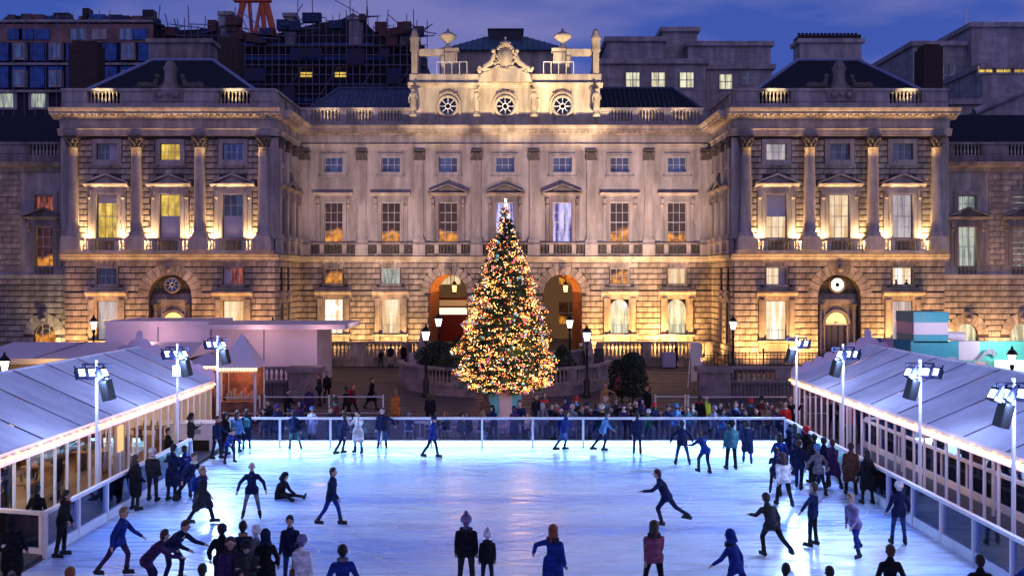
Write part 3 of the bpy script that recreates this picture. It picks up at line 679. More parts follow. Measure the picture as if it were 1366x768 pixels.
    ur = F.put('urn', MB().box(-.6,.6,-.4,.5,19.6,19.8).lathe([(.5,19.8),(.55,19.9),(.42,20.1),(.38,20.5),(.42,20.9),(.5,21.0),(.38,21.1),(.3,21.35),(.1,21.55)],0,.05,14), DIRTY)
    for sx in (-1, 1):
        sp = MB(); sp.tube((sx*.9,0,19.85),(sx*2.0,0,19.85),.2,.26,10); sp.tube((sx*1.0,0,19.9),(sx*.85,-.02,20.3),.2,.14,9); sp.ball((sx*.84,-.04,20.45),.17,10); sp.tube((sx*.95,-.12,19.75),(sx*.5,-.12,19.68),.09,.07,7); sp.ball((sx*1.95,0,19.85),.27,9); sp.tube((sx*2.1,0,19.8),(sx*2.5,.05,19.7),.06,.03,6)
        F.put('sphinx', sp, SOOT)
    # hipped slate roof and chimney stack
    q0, q1, r0, r1, c0, c1 = (-5.05,6.25,-.9,3.45,-.55,3.95) if side > 0 else (-6.35,5.1,-3.45,.9,-3.95,.55)
    b = MB(); b.add([(q0,2.0,19.9),(q1,2.0,19.9),(q1,12,19.9),(q0,12,19.9),(r0,6.6,22.9),(r1,6.6,22.9)],[(0,1,5,4),(1,2,5),(2,3,4,5),(3,0,4)])
    rf = F.put('hipped_roof', b, SLATE)
    part('lead_hips', MB().tube((q0,2,19.92),(r0,6.6,22.95),.13,n=6).tube((q1,2,19.92),(r1,6.6,22.95),.13,n=6).tube((r0,6.6,22.95),(r1,6.6,22.95),.12,n=6).tube((q0,2,19.92),(q1,2,19.92),.1,n=6), mat('lead_flashing', (.22,.26,.4), .5), rf)
    ch = part('chimney', MB().box(c0,c1,7.2,9.0,21,24.3).box(c0-.1,c1+.1,7.1,9.1,22.95,23.1).box(c0-.18,c1+.18,7.0,9.2,24.3,24.6), STONE if side > 0 else DIRTY, rf)
    if side > 0:
        pt = MB()
        for i in range(16): pt.lathe([(.11,24.7),(.09,25.15),(.13,25.2)],c0+.15+i*.28,8.0,6)
        part('chimney_pots', pt.box(c0,c1,7.3,8.9,24.6,24.95), mat('soot_black', (.03,.02,.02), .9), ch, kind='stuff')
    # the inner return, facing the courtyard
    if side < 0: G = Face(T, cx+HW, 67.6, R(90)); sg = 1
    else: G = Face(T, cx-HW, 67.6, R(-90)); sg = -1
    def U(a): return sg*a          # a = distance back from the front corner
    def rng(a, c): return (min(U(a),U(c)), max(U(a),U(c)))
    D = 7.4; ws = [1.55, 3.7, 5.85]
    H1 = [(U(w)-.45, U(w)+.45, 9.82, 12.7) for w in ws]+[(U(w)-.45, U(w)+.45, 14.95, 16.05) for w in ws]
    u0, u1 = rng(0, D)
    G.wall(u0, u1, 8.76, 16.5, H1, (), STONE, 'return_wall')
    G.wall(u0, u1, 0, 8.3, [(U(w)-.35, U(w)+.35, 6.3, 7.9) for w in ws[:2]], [(U(w), .4, 2.8, 5.0) for w in ws[:2]], JOINT, 'return_ground_wall')
    G.n = 0; G.courses(u0, u1, 1.02, .4045, 18, .72, [(U(w)-.4, U(w)+.4, 6.25, 7.95) for w in ws[:2]]+[(U(w)-.45, U(w)+.45, 2.7, 5.6) for w in ws[:2]], (), BLOCK, 'return_block')
    for w in ws[:2]:
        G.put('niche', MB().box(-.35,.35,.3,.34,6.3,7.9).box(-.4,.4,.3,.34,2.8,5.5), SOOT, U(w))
        G.put('niche_surround', MB().box(-.6,-.42,-.12,0,2.7,5.6).box(.42,.6,-.12,0,2.7,5.6).box(-.65,.65,-.2,0,5.7,5.95).box(-.55,.55,-.15,0,6.15,6.3), BLOCK, U(w))
    string_course(G, u0, u1)
    G.put('pedestal_band', MB().box(u0,u1,-.3,0,8.76,8.98).box(u0,u1,-.3,0,9.6,9.75), DIRTY)
    G.balusters(u0+.4, u1-.2, 8.98, .62, .15, DIRTY)
    for p in (.35, 2.6, 4.8, 7.0): G.pilaster(U(p), 9.75, 16.5, w=.55, d=.3); G.put('pedestal', MB().box(-.4,.4,-.36,0,8.8,9.7), STONE, U(p))
    for i, w in enumerate(ws):
        G.main_window(U(w), 9.82, .9, 2.85, G_AMB if i == 2 and side < 0 else G_DARK, 'pediment' if i == 1 else 'flat', DIRTY); G.small_window(U(w), 14.95, .9, 1.08, G_AMB if i == 2 and side < 0 else G_DARK)
    G.entablature(u0+(1 if sg < 0 else 0), u1-(1 if sg > 0 else 0), d=.1)
    G.parapet(u0+.3, u1-.3, [(u0+1.0, u0+3.2), (u0+3.8, u0+6.2)])
    # outer return: plain wall
    O = Face(T, cx+(-HW if side < 0 else HW), 67.6, R(-90) if side < 0 else R(90)); q = -1 if side < 0 else 1
    a, c = min(0, q*8), max(0, q*8)
    O.wall(a, c, 0, 18.2, (), (), STONE, 'outer_wall'); O.entablature(a+(1 if q<0 else 0), c, d=.1); O.put('parapet', MB().box(a,c,-.05,.3,18.2,19.6), STONE)
    F.put('roof_deck', MB().box(-HW,HW,.35,13,17.7,18.15), LEAD)
    # floodlights along the foot of the walls
    for u in (-5.6, -2.7, 2.7, 5.6):
        k = 1.3 if side > 0 else .85
        light('ground_flood', 'SPOT', F.world(u, 1.5, 1.25), 1900*k, (1,.53,.18), .3, F.world(u, -.2, 6.2), 125, 1)
    G_ = G.world(U(3.6), 1.8, 1.3); light('ground_flood', 'SPOT', G_, 800 if side < 0 else 1500, (1,.56,.18), .3, G.world(U(3.2), 0, 6), 120, 1)
    return T
pavilion(-22.41, -1, 'left palace pavilion with four columns, yellow-lit tall windows and a dark slate roof')
pavilion(21.75, 1, 'right palace pavilion with four columns, pale-lit tall windows and a row of chimney pots')
# floods of the centre range
for i, u in enumerate([-12.5, -10.6, -8.4, -6.6, 6.6, 8.4, 10.6, 12.5]):
    k = (.42,.42,.42,.38,.8,1.15,1.35,1.4)[i]
    light('ground_flood', 'SPOT', (CX+u, 73.4, 1.3), 1900*k, (1,.55,.19) if i > 3 else (1,.60,.24), .3, (CX+u, 75.2, 6.2), 125, 1)
for x, k in ((-2.1, .8), (2.1, .8)): light('ground_flood', 'SPOT', (CX+x, 71.5, 1.3), 380, (1,.55,.3), .3, (CX+x, 75.2, 6.5), 110, 1)
# attic floodlights standing on the terrace, aimed at the crest
for x, tx, e in ((-9.5, -4.6, 38000), (9, 4.2, 50000), (.0, .2, 46000)):
    light('attic_flood', 'SPOT', (x, 60, 3.6), e, (1,.76,.40), .5, (tx, 76, 23.0), 18, .5)
# warm spots near the ground before the walls, washing the cornice from below
for cx, y, n, w, es_ in ((CX, 75, 7, 4.19, (600,700,700,700,900,1000,1100)), (-22.41, 67.6, 3, 4.3, (1100,1200,1200)), (21.75, 67.6, 3, 4.3, (1900,2000,2000))):
    for k in range(n): light('facade_uplight', 'SPOT', (cx+(k-(n-1)/2)*w, y-3.2, 1.2), es_[k], (1,.50,.15), .25, (cx+(k-(n-1)/2)*w, y-.3, 17.6), 46, 1)
for cx in (-22.41, 21.75):
    for u in (-4.3, 4.3): light('parapet_lamp', 'SPOT', (cx+u, 66.2, 18.75), 230, (1,.80,.45), .1, (cx+u, 67.6, 19.65), 64, .5)
for u in (-12.9, -10.4, 10.4, 12.9): light('parapet_lamp', 'SPOT', (CX+u, 73.8, 18.75), 110, (1,.72,.42), .1, (CX+u, 75, 19.6), 76, .6)
for x, e in ((-8, 11500), (8, 19500)): light('facade_fill', 'SPOT', (x, 58.5, 3.4), e, (1,.74,.64), .6, (x*.95, 75, 13.5), 62, 1)  # added wide spots brightening the upper walls, like spill from the attic floods
# ---------------- side ranges, set back beyond the pavilions
def side_range(x0, x1, wins, label, pms, sgn):
    T = thing('palace_side_range', label, 'palace', ((x0+x1)/2, 73, 0)); cx = (x0+x1)/2; F = Face(T, cx, 72); h = (x1-x0)/2
    ws = [w-cx for w in wins]
    F.wall(-h, h, 0, 7.58, (), [(w, .78, 2.6, 3.2) for w in ws], JOINT, 'ground_floor_wall')
    F.courses(-h, h, 1.02, .4045, 15, .95, [], [(w, .78, 2.6, 3.2) for w in ws], BLOCK, ring=.7, limit=170)
    for w in ws:
        F.voussoirs(w, .78, 3.2, 9, .7); o = F.put('window', MB().box(-.9,.9,-.2,0,2.45,2.6), BLOCK, w); F.pane(o, 1.5, 1.38, pms[2], z=2.6, bars=(3,2), arch=True)
    F.put('string_course', MB().profile([(0,7.1),(.15,7.1),(.2,7.4),(.1,7.45),(0,7.6)],-h,h), STONE)
    F.wall(-h, h, 7.6, 15, [(w-.65,w+.65,8.0,10.85) for w in ws]+[(w-.65,w+.65,11.4,12.9) for w in ws], (), STONE, 'upper_wall')
    F.n = 0
    qa, qb = ((-h, -h+.9*3) if sgn < 0 else (h-.9*3-2.2, h))
    if sgn < 0: F.courses(-h, ws[-1]-1.7, 7.65, .40, 17, .8, [], (), BLOCK, 'ashlar_block')
    else: F.courses(ws[0]+1.5, ws[-1]-1.4 if len(ws) > 1 else h, 7.65, .40, 17, .8, [], (), BLOCK, 'ashlar_block')
    for w in ws:
        F.main_window(w, 8.0, 1.3, 2.75, pms[0], 'pediment', DIRTY); F.balusters(w-.7, w+.7, 7.45, .5, .1, SOOT)
        F.small_window(w, 11.75, 1.3, 1.25, pms[1], m=STONE)
    F.put('cornice', MB().profile([(0,14.6),(.2,14.6),(.3,14.9),(.7,15.0),(.8,15.25),(0,15.35)],-h,h), DIRTY)
    F.parapet(-h, h, [(w-1.0, w+1.0) for w in ws], z0=15.35, h=1.35, m=DIRTY)
    F.put('slate_roof', MB().add([(-h,.6,16.2),(h,.6,16.2),(h,5,19.4),(-h,5,19.4)],[(0,1,2,3)]), SLATE); F.put('roof_deck', MB().box(-h,h,.3,6,15.2,15.4), LEAD)
    return F
SL = side_range(-41, -29.25, [-40.2, -32.7], 'shadowed left side range of the palace with an amber-lit pedimented window', (G_AMB, G_RED, G_AMB), -1)
SR = side_range(28.6, 42, [32.15, 35.95, 39.8], 'right side range of the palace with cool-lit windows beyond the right pavilion', (G_COOL, G_COOL, G_GRN), 1)
light('ground_flood', 'SPOT', (-31.3, 70.6, 1.4), 1000, (1,.78,.42), .2, (-31.3, 72, 5), 110, 1)
light('ground_flood', 'SPOT', (30.6, 70.6, 1.4), 1900, (1,.56,.24), .2, (30.9, 72, 5.5), 120, 1)
light('ground_flood', 'SPOT', (34.4, 70.2, 1.4), 1300, (1,.58,.28), .2, (34.4, 72, 5.5), 120, 1)
# ============================================================ GROUND
PAVE = mat('courtyard_paving', (.075,.055,.062), .6, var=.3, scale=2.5, bump=.4, stretch=(1,3,1))
def ground_z(y): return 0 if y < 46 else ZT*min(1, (y-46)/20)
b = MB(); ys = [-40, 18, 43.9, 46, 51, 56, 61, 66, 72, 130, 800]
for i in range(len(ys)-1):
    X = 60 if ys[i] < 100 else 500
    b.quad((-X,ys[i],ground_z(ys[i])-.02),(X,ys[i],ground_z(ys[i])-.02),(X,ys[i+1],ground_z(ys[i+1])-.02),(-X,ys[i+1],ground_z(ys[i+1])-.02))
g = part('ground', b, PAVE, None, kind='structure')
b = MB()
for i in range(26):       # rows of granite setts and steps across the court
    y = 46+i*.95; z = ground_z(y); b.box(-25,25,y,y+.09,z-.02,z+.012)
part('paving_bands', b, mat('granite_band', (.12,.09,.095), .6, var=.3, scale=4), None, kind='structure')
# ice
ICE = bpy.data.materials.new('rink_ice'); ICE.use_nodes = True
n = ICE.node_tree.nodes; l = ICE.node_tree.links.new; bs = n['Principled BSDF']
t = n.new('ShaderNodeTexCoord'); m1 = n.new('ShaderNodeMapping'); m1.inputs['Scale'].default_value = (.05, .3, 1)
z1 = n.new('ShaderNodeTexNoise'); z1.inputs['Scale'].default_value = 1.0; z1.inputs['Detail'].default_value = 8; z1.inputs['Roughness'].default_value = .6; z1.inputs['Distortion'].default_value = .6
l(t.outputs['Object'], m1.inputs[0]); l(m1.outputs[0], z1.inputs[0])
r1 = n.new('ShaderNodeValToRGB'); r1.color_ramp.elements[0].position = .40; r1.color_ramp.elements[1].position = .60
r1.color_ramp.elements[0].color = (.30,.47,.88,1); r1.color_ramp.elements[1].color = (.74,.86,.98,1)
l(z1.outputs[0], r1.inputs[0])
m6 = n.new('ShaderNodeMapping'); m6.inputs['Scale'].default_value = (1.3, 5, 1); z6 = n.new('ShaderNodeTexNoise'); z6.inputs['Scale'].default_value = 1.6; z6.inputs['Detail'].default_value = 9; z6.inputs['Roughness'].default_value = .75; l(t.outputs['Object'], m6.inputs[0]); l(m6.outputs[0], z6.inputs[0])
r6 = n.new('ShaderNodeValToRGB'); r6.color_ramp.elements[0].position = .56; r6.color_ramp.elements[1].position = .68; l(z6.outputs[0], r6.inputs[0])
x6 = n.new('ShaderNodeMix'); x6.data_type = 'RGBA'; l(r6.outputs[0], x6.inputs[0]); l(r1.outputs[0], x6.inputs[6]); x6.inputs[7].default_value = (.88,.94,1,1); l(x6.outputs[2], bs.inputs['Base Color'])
m2 = n.new('ShaderNodeMapping'); m2.inputs['Scale'].default_value = (.2, 1.2, 1); z2 = n.new('ShaderNodeTexNoise'); z2.inputs['Scale'].default_value = 2.5; z2.inputs['Detail'].default_value = 5
l(t.outputs['Object'], m2.inputs[0]); l(m2.outputs[0], z2.inputs[0])
r2 = n.new('ShaderNodeMapRange'); r2.inputs[1].default_value = .3; r2.inputs[2].default_value = .7; r2.inputs[3].default_value = .14; r2.inputs[4].default_value = .46
l(z2.outputs[0], r2.inputs[0]); l(r2.outputs[0], bs.inputs['Roughness'])
bp = n.new('ShaderNodeBump'); bp.inputs['Strength'].default_value = .06; bp.inputs['Distance'].default_value = .02; l(z2.outputs[0], bp.inputs['Height']); l(bp.outputs[0], bs.inputs['Normal'])
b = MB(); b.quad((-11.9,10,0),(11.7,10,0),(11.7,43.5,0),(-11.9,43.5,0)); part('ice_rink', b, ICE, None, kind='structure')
b = MB(); rg = random.Random(9)
for i in range(900):        # skate cuts
    x, y = rg.uniform(-11,11), rg.uniform(23,43); a = rg.uniform(-.5,.5); Ln = rg.uniform(.8,3.2); cv = rg.uniform(-.25,.25); p = (x, y)
    w = rg.uniform(.006,.018)
    for k in range(6):
        q = (p[0]+math.cos(a)*Ln/6, p[1]+math.sin(a)*Ln/6); a += cv; nx, ny = -math.sin(a)*w, math.cos(a)*w
        if all(-11.8 < e[0] < 11.6 and e[1] < 43.3 for e in (p, q)): b.quad((p[0]-nx,p[1]-ny,.004),(q[0]-nx,q[1]-ny,.004),(q[0]+nx,q[1]+ny,.004),(p[0]+nx,p[1]+ny,.004))
        p = q
part('skate_marks', b, mat('ice_scratch', (.92,.95,1), .7), None, kind='stuff')
DECK = mat('deck_matting', (.05,.045,.07), .8, var=.3, scale=5)
part('walkway', MB().box(-14.2,-12.05,10,46.5,-.01,.06).box(11.85,14,10,46.5,-.01,.06), DECK, None, kind='structure')
# ============================================================ RINK BARRIERS
GLASS = bpy.data.materials.new('barrier_glass'); GLASS.use_nodes = True
n = GLASS.node_tree.nodes; l = GLASS.node_tree.links.new; n.clear()
o_ = n.new('ShaderNodeOutputMaterial'); tr = n.new('ShaderNodeBsdfTransparent'); tr.inputs[0].default_value = (.72,.78,.98,1)
gl = n.new('ShaderNodeBsdfGlossy'); gl.inputs['Roughness'].default_value = .06; gl.inputs[0].default_value = (.75,.82,1,1); mx = n.new('ShaderNodeMixShader'); fr = n.new('ShaderNodeFresnel'); fr.inputs[0].default_value = 1.5
ad = n.new('ShaderNodeMath'); ad.operation = 'MULTIPLY'; ad.inputs[1].default_value = 1.3
l(fr.outputs[0], ad.inputs[0]); l(ad.outputs[0], mx.inputs[0]); l(tr.outputs[0], mx.inputs[1]); l(gl.outputs[0], mx.inputs[2]); l(mx.outputs[0], o_.inputs[0])
KICK = mat('kickboard_white', (.8,.85,.9), .35, var=.05, scale=4)
LED = mat('edge_light', (.8,.95,1), .4, emit=(.5,.85,1), es=3.2)
def barrier(name, label, p, q, h, kick, side, led=True, step=2.0, endpost=True):
    p = Vector(p); q = Vector(q); d = q-p; Ln = d.length; a = math.atan2(d.y, d.x); T = thing('rink_barrier', label, 'barrier', p, a, 'glass barriers round the rink')
    n = max(1, round(Ln/step)); w = Ln/n
    part('top_rail', MB().box(0,Ln,-.07,.07,h-.09,h), WHITE, T); part('kickboard', MB().box(0,Ln,-.05,.05,.0,kick), KICK, T)
    if led: part('edge_light', MB().box(.02,Ln-.02,side*.052,side*.066,.03,kick-.04), LED, T)
    pm = cached(('post', h), lambda: MB().box(-.045,.045,-.055,.055,0,h-.09).mesh('post', WHITE)); gm = cached(('gl', round(w,2), h, kick), lambda: MB().box(.05,w-.05,-.008,.008,kick,h-.09).mesh('glass_panel', GLASS))
    for i in range(n+1): obj('post', pm, T, (i*w,side*.02,0))
    for i in range(n): obj('glass_panel', gm, T, (i*w,0,0))
    return T
barrier('b', 'long glass barrier with white rail across the back edge of the ice', (-11.9,43.5,0), (11.7,43.5,0), 1.27, .3, -1, step=2.15)
barrier('b', 'glass barrier with white rail along the left edge of the ice', (-11.95,38.3,0), (-11.95,26.3,0), 1.2, .28, 1, led=False)
barrier('b', 'short glass barrier in the bottom left corner behind the skate entrance', (-13.5,26.9,0), (-12.1,26.5,0), 1.15, .2, -1, led=False, step=1.5)
barrier('b', 'glass barrier with white rail along the right edge of the ice', (11.75,43.5,0), (11.75,18,0), 1.2, .28, -1, led=False)
light('edge_glow', 'AREA', (-.1, 43.2, .35), 210, (.34,.76,1), 23, (-.1, 36, -.8), sy=.15)
for x, yy in ((-11.7, 33), (11.5, 32)): pass
# ============================================================ MARQUEES
FAB = mat('marquee_fabric', (.68,.71,.84), .6, var=.14, scale=.8, bump=.5, stretch=(1,2,1))
SEAM = mat('seam_tape', (.14,.14,.24), .7)
TRIM = mat('white_trim', (.8,.78,.82), .5, var=.04, scale=4)
BULB = mat('warm_bulb', (1,.6,.2), .5, emit=(1,.46,.10), es=7, sampling='NONE')
TGL = bpy.data.materials.new('marquee_glass'); TGL.use_nodes = True
n = TGL.node_tree.nodes; l = TGL.node_tree.links.new; n.clear(); o_ = n.new('ShaderNodeOutputMaterial'); tr = n.new('ShaderNodeBsdfTransparent'); tr.inputs[0].default_value = (.9,.92,.95,1)
gl = n.new('ShaderNodeBsdfGlossy'); gl.inputs['Roughness'].default_value = .03; mx = n.new('ShaderNodeMixShader'); fr = n.new('ShaderNodeFresnel'); fr.inputs[0].default_value = 1.6; l(fr.outputs[0], mx.inputs[0]); l(tr.outputs[0], mx.inputs[1]); l(gl.outputs[0], mx.inputs[2]); l(mx.outputs[0], o_.inputs[0])
def marquee(label, sx, y0, y1, seams, lit_from):
    X = 13.6 if sx < 0 else 13.4; XR = 16.85; XO = 20.1; zE = 2.52; zR = 4.05
    T = thing('marquee', label, 'marquee', (sx*XR, (y0+y1)/2, 0), 0, 'marquees beside the rink'); oy = (y0+y1)/2
    def L_(x): return sx*x - sx*XR
    b = MB(); e0 = L_(X-.12); r = 0; e1 = L_(XO)
    ysr = [y0]+sorted(seams)+[y1]
    for i in range(len(ysr)-1):      # each bay of the roof sags a little between the frames
        ya, yb = ysr[i]-oy, ysr[i+1]-oy; NN = 8
        for j in range(NN):
            for k in range(NN):
                def pt(u, v, o):
                    sag = -.13*math.sin(math.pi*u)*math.sin(math.pi*v)+.022*math.sin(11*v+5*u+ya*3)*math.sin(math.pi*u)+.016*math.sin(23*u+7*v+ya)*math.sin(math.pi*v); return (r+(o-r)*v, ya+(yb-ya)*u, zR+(zE-zR)*v+sag)
                for o in (e0, e1): b.add([pt(j/NN,k/NN,o),pt((j+1)/NN,k/NN,o),pt((j+1)/NN,(k+1)/NN,o),pt(j/NN,(k+1)/NN,o)],[(0,1,2,3)],True)
    rf = part('roof', b, FAB, T)
    for s_ in seams: part('seam', MB().tube((r,s_-oy,zR+.02),(e0,s_-oy,zE+.02),.018,n=6), SEAM, rf)
    part('ridge_cap', MB().tube((r,y0-oy,zR+.01),(r,y1-oy,zR+.01),.04,n=6), TRIM, rf)
    ev = part('eaves_board', MB().box(e0-.05,e0+.05,y0-oy,y1-oy,zE-.34,zE+.02), TRIM, T)
    bu = MB(); wire = MB(); k = 0; yy = y0
    while yy < y1:
        bu.ball((e0-sx*.1, yy-oy, zE-.15+.03*math.sin(k*2.1)), .06, 6); yy += .45; k += 1
    part('festoon_bulbs', bu, BULB, ev, kind='stuff'); part('cable', MB().tube((e0-sx*.09,y0-oy,zE-.09),(e0-sx*.09,y1-oy,zE-.09),.012,n=4), BLACK, ev)
    # glazed wall
    w = L_(X); part('wall_rail', MB().box(w-.05,w+.05,y0-oy,y1-oy,zE-.36,zE-.2).box(w-.05,w+.05,y0-oy,y1-oy,.0,.12), TRIM, T)
    mm = MB().box(-.035,.035,-.035,.035,.1,zE-.3).mesh('mullion', TRIM); pw = .82; N = int((y1-y0)/pw); pw = (y1-y0)/N
    pmsh = MB().quad((0,.04,.12),(0,pw-.04,.12),(0,pw-.04,zE-.32),(0,.04,zE-.32)).mesh('pane', TGL)
    for i in range(N+1): obj('mullion', mm, T, (w, y0-oy+i*pw, 0))
    for i in range(N): obj('pane', pmsh, T, (w, y0-oy+i*pw, 0))
    part('back_wall', MB().box(L_(XO)-.05,L_(XO)+.05,y0-oy,y1-oy,0,zE), mat('warm_light_lining', (.12,.09,.12), .8, col2=(.30,.14,.07), scale=.9, stretch=(1,1,.2), ramp=(.42,.55)), T)  # warm patches in the lining colour brighten the dim interior
    part('floor', MB().box(min(w,L_(XO)),max(w,L_(XO)),y0-oy,y1-oy,.0,.05), mat('timber_floor', (.18,.10,.06), .5, var=.3, scale=3, stretch=(1,6,1)), T)
    # far gable with its scalloped crest
    gy = y1-oy; pts = [(L_(XO),zE),(L_(XO),0),(L_(X),0),(L_(X),zE),(0,zR)]
    part('gable', MB().poly(pts if sx > 0 else pts[::-1],gy-.03,gy+.03), TRIM, T)
    cr = MB()
    for q in (e0, e1):
        NN = 7
        for i in range(NN):
            t0 = i/NN; tm = (i+.5)/NN; x = q*(1-tm); z = zE+(zR-zE)*tm; rr = .3
            cr.poly([(x+rr*math.cos(math.pi*j/8), z+.1+rr*1.1*math.sin(math.pi*j/8)) for j in range(9)]+[(x-rr,z-.3),(x+rr,z-.3)], gy-.05+.012*(i % 2), gy+.05+.012*(i % 2))
    cr.poly([(-.3,zR-.2),(.3,zR-.2),(.3,zR+.32),(.14,zR+.36),(.14,zR+.62),(0,zR+.74),(-.14,zR+.62),(-.14,zR+.36),(-.3,zR+.32)][::-1], gy-.09, gy+.09)
    part('scalloped_crest', cr, mat('pink_crest', (.72,.52,.6), .6), T)
    return T, L_, oy
lseams = [22.1,24.6,27.1,29.6,32.2,34.7,37.2,39.8,42.4,44.9]; rseams = [22.4,24.9,27.4,30,32.6,35.1,37.7,40.3,42.9,45.5]
ML, LL, oyl = marquee('long lilac-white marquee with festoon lights along the left side of the rink', -1, 18, 46.6, [s for s in lseams], 0)
MR, LR, oyr = marquee('long lilac-white marquee with festoon lights along the right side of the rink', 1, 18, 48.2, [s for s in rseams], 0)
dr = part('door', MB().box(3.20,3.27,2.9,3.85,.1,2.25), mat('beige_door', (.45,.3,.2), .6), ML); part('door_window', MB().box(3.275,3.29,3.1,3.65,1.15,2.05), mat('door_lit', (.8,.4,.1), .4, emit=(1,.5,.12), es=.8), dr)
part('end_panel', MB().box(-3.5,-3.44,-9.5,-7.6,.1,2.2), TRIM, MR)
for sx, ys_, c in ((-1, (21,26,31,36.5,41.5,45), (1,.62,.3)), (1, (21,26,31,36,41,46), (1,.5,.26))):
    for y in ys_: light('marquee_lamp', 'POINT', (sx*(16.2+(1.6 if y % 2 else 0)), y, 2.3), 130 if sx < 0 else 300, c, .25)
light('marquee_lamp', 'POINT', (-16, 27.5, 2.2), 150, (.3,.75,1), .3)
light('marquee_lamp', 'POINT', (15.6, 40, 1.9), 60, (.35,.8,1), .3)
EAVE = (1,.6,.25)
for sx, y0, y1 in ((-1, 20, 46), (1, 20, 48)):
    light('festoon_glow', 'AREA', (sx*13.1, (y0+y1)/2, 2.3), 62, (1,.52,.30), y1-y0, (sx*14, (y0+y1)/2, 2.42), sy=.06)
# ============================================================ FLOODLIGHT MASTS
HEADG = mat('floodlight_glow', (.9,.95,1), .4, emit=(.7,.82,1), es=3.2)
NAVY = mat('floodlight_body', (.015,.02,.06), .45, .3)
def mast(loc, sx, label, heads, spk_y, energy, tgt):
    T = thing('floodlight_mast', label, 'floodlight mast', loc, 0, 'floodlight masts round the rink')
    part('pole', MB().tube((0,0,0),(0,0,4.75),.055,.05,10).box(-.13,.13,-.13,.13,0,.03), WHITE, T)
    part('crossbar', MB().tube((-.42,-.02,4.62),(.42,-.02,4.62),.03,n=6).tube((-.42,-.02,4.5),(.42,-.02,4.5),.025,n=6).tube((-.42,-.02,4.62),(-.42,-.02,4.5),.02,n=5).tube((.42,-.02,4.62),(.42,-.02,4.5),.02,n=5), NAVY, T)
    def hd():
        b = MB(); b.box(-.15,.15,-.06,.10,-.16,.16)
        for i in range(6): b.box(-.14+i*.052,-.125+i*.052,.1,.17,-.14,.14)
        b.box(-.17,-.15,-.03,.03,-.05,.25).box(.15,.17,-.03,.03,-.05,.25)
        return b.mesh('floodlight', NAVY)
    hm = cached('flood', hd); lm = cached('floodl', lambda: MB().box(-.11,.11,-.075,-.06,-.12,.1).mesh('lamp_face', HEADG))
    for x, yaw, tilt in heads:
        o = obj('floodlight', hm, T, (x, -.08, 4.36)); o.rotation_euler = (R(tilt), 0, R(yaw)); obj('lamp_face', lm, o)
    s = part('loudspeaker', MB().box(-.15,.15,-.13,.13,-.3,.3).box(-.12,.12,-.14,-.13,-.27,.27), BLACK, T, (-sx*.28 if sx > 0 else .34, -.08, 3.85)); s.rotation_euler = (R(8), R(-10 if sx < 0 else 12), R(20*sx))
    part('speaker_bracket', MB().tube((0,0,4.2),(-sx*.3 if sx > 0 else .34,-.05,4.2),.022,n=6).tube((-sx*.28 if sx > 0 else .34,-.05,4.22),(-sx*.28 if sx > 0 else .34,-.05,4.1),.02,n=6), WHITE, T)
    L = light('rink_flood', 'SPOT', (loc[0]-sx*.1, loc[1]-.25, 4.3), energy, RINK, .5, tgt, 128, .7)
    light('rink_flood_spill', 'POINT', (loc[0]-sx*.1, loc[1]-.75, 4.15), 210, (.42,.52,1), .25)  # added point standing for lamp spill, brightens the marquee roofs
    return T
FE = 4000
mast((-12.3,30.5,0), -1, 'white mast nearest on the left, with twin floodlights and a black loudspeaker', [(-.42,48,-30),(-.12,48,-30),(.22,75,-30)], 0, FE*.42, (-3,29,0))
mt = mast((-12.3,37.9,0), -1, 'middle white mast on the left with a small grey control box under its loudspeaker', [(-.36,50,-30),(-.05,70,-30),(.25,80,-30)], 0, FE*.8, (-2,36,0))
part('control_box', MB().box(-.14,.14,-.12,.12,3.55,3.95), TRIM, mt)
mast((-12.35,43.3,0), -1, 'white mast on the left in front of the pointed kiosk roof', [(-.36,48,-30),(-.08,50,-30),(.22,80,-30)], 0, FE, (-3,39,0))
mast((12.25,43.75,0), 1, 'farthest white mast on the right by the black railings', [(.1,-60,-30),(.38,-45,-30)], 0, FE, (3,39,0))
mast((12.3,37.8,0), 1, 'second farthest white mast on the right below the dark doorway', [(-.1,-75,-30),(.18,-52,-30),(.42,-52,-30)], 0, FE*.8, (2,36,0))
mast((12.3,30.7,0), 1, 'third white mast on the right, in front of the teal gift-box stall', [(-.34,-78,-30),(.16,-52,-30),(.44,-52,-30)], 0, FE*.55, (3,29,0))
mast((12.3,25,0), 1, 'white mast nearest on the right edge with two pairs of floodlights', [(-.5,-78,-30),(-.2,-78,-30),(.2,-52,-30),(.48,-52,-30)], 0, FE*.45, (3,24,0))
# ============================================================ STREET LAMPS
LGL = mat('street_lamp_glow', (1,.95,.9), .4, emit=(1,.9,.72), es=5)
def street_lamp(loc, h, label, k=1.0, e=35):
    T = thing('street_lamp', label, 'street lamp', loc, 0, 'victorian street lamps round the court')
    part('lamp_post', MB().lathe([(.22,0),(.24,.2),(.17,.3),(.19,.9),(.1,1.05),(.075,1.3),(.06,h-1.35),(.1,h-1.3),(.05,h-1.2),(.12,h-1.02*k)],n=10), BLACK, T)
    part('lantern', MB().lathe([(.15*k,h-1.02*k),(.28*k,h-.42*k)],n=6,smooth=False), LGL, T)
    cg = MB().lathe([(.36*k,h-.44*k),(.31*k,h-.36*k),(.2*k,h-.2*k),(.07*k,h-.1*k),(.09*k,h-.05*k),(.01,h+.1*k)],n=8)
    for i in range(6): t = math.pi*i/3; cg.tube((math.cos(t)*.16*k,math.sin(t)*.16*k,h-1.02*k),(math.cos(t)*.29*k,math.sin(t)*.29*k,h-.42*k),.014,n=4)
    part('lantern_cap', cg, BLACK, T)
    light('lamp_glow', 'POINT', (loc[0], loc[1]-.05, loc[2]+h-.75*k), e, (1,.78,.5), .2)
    return T
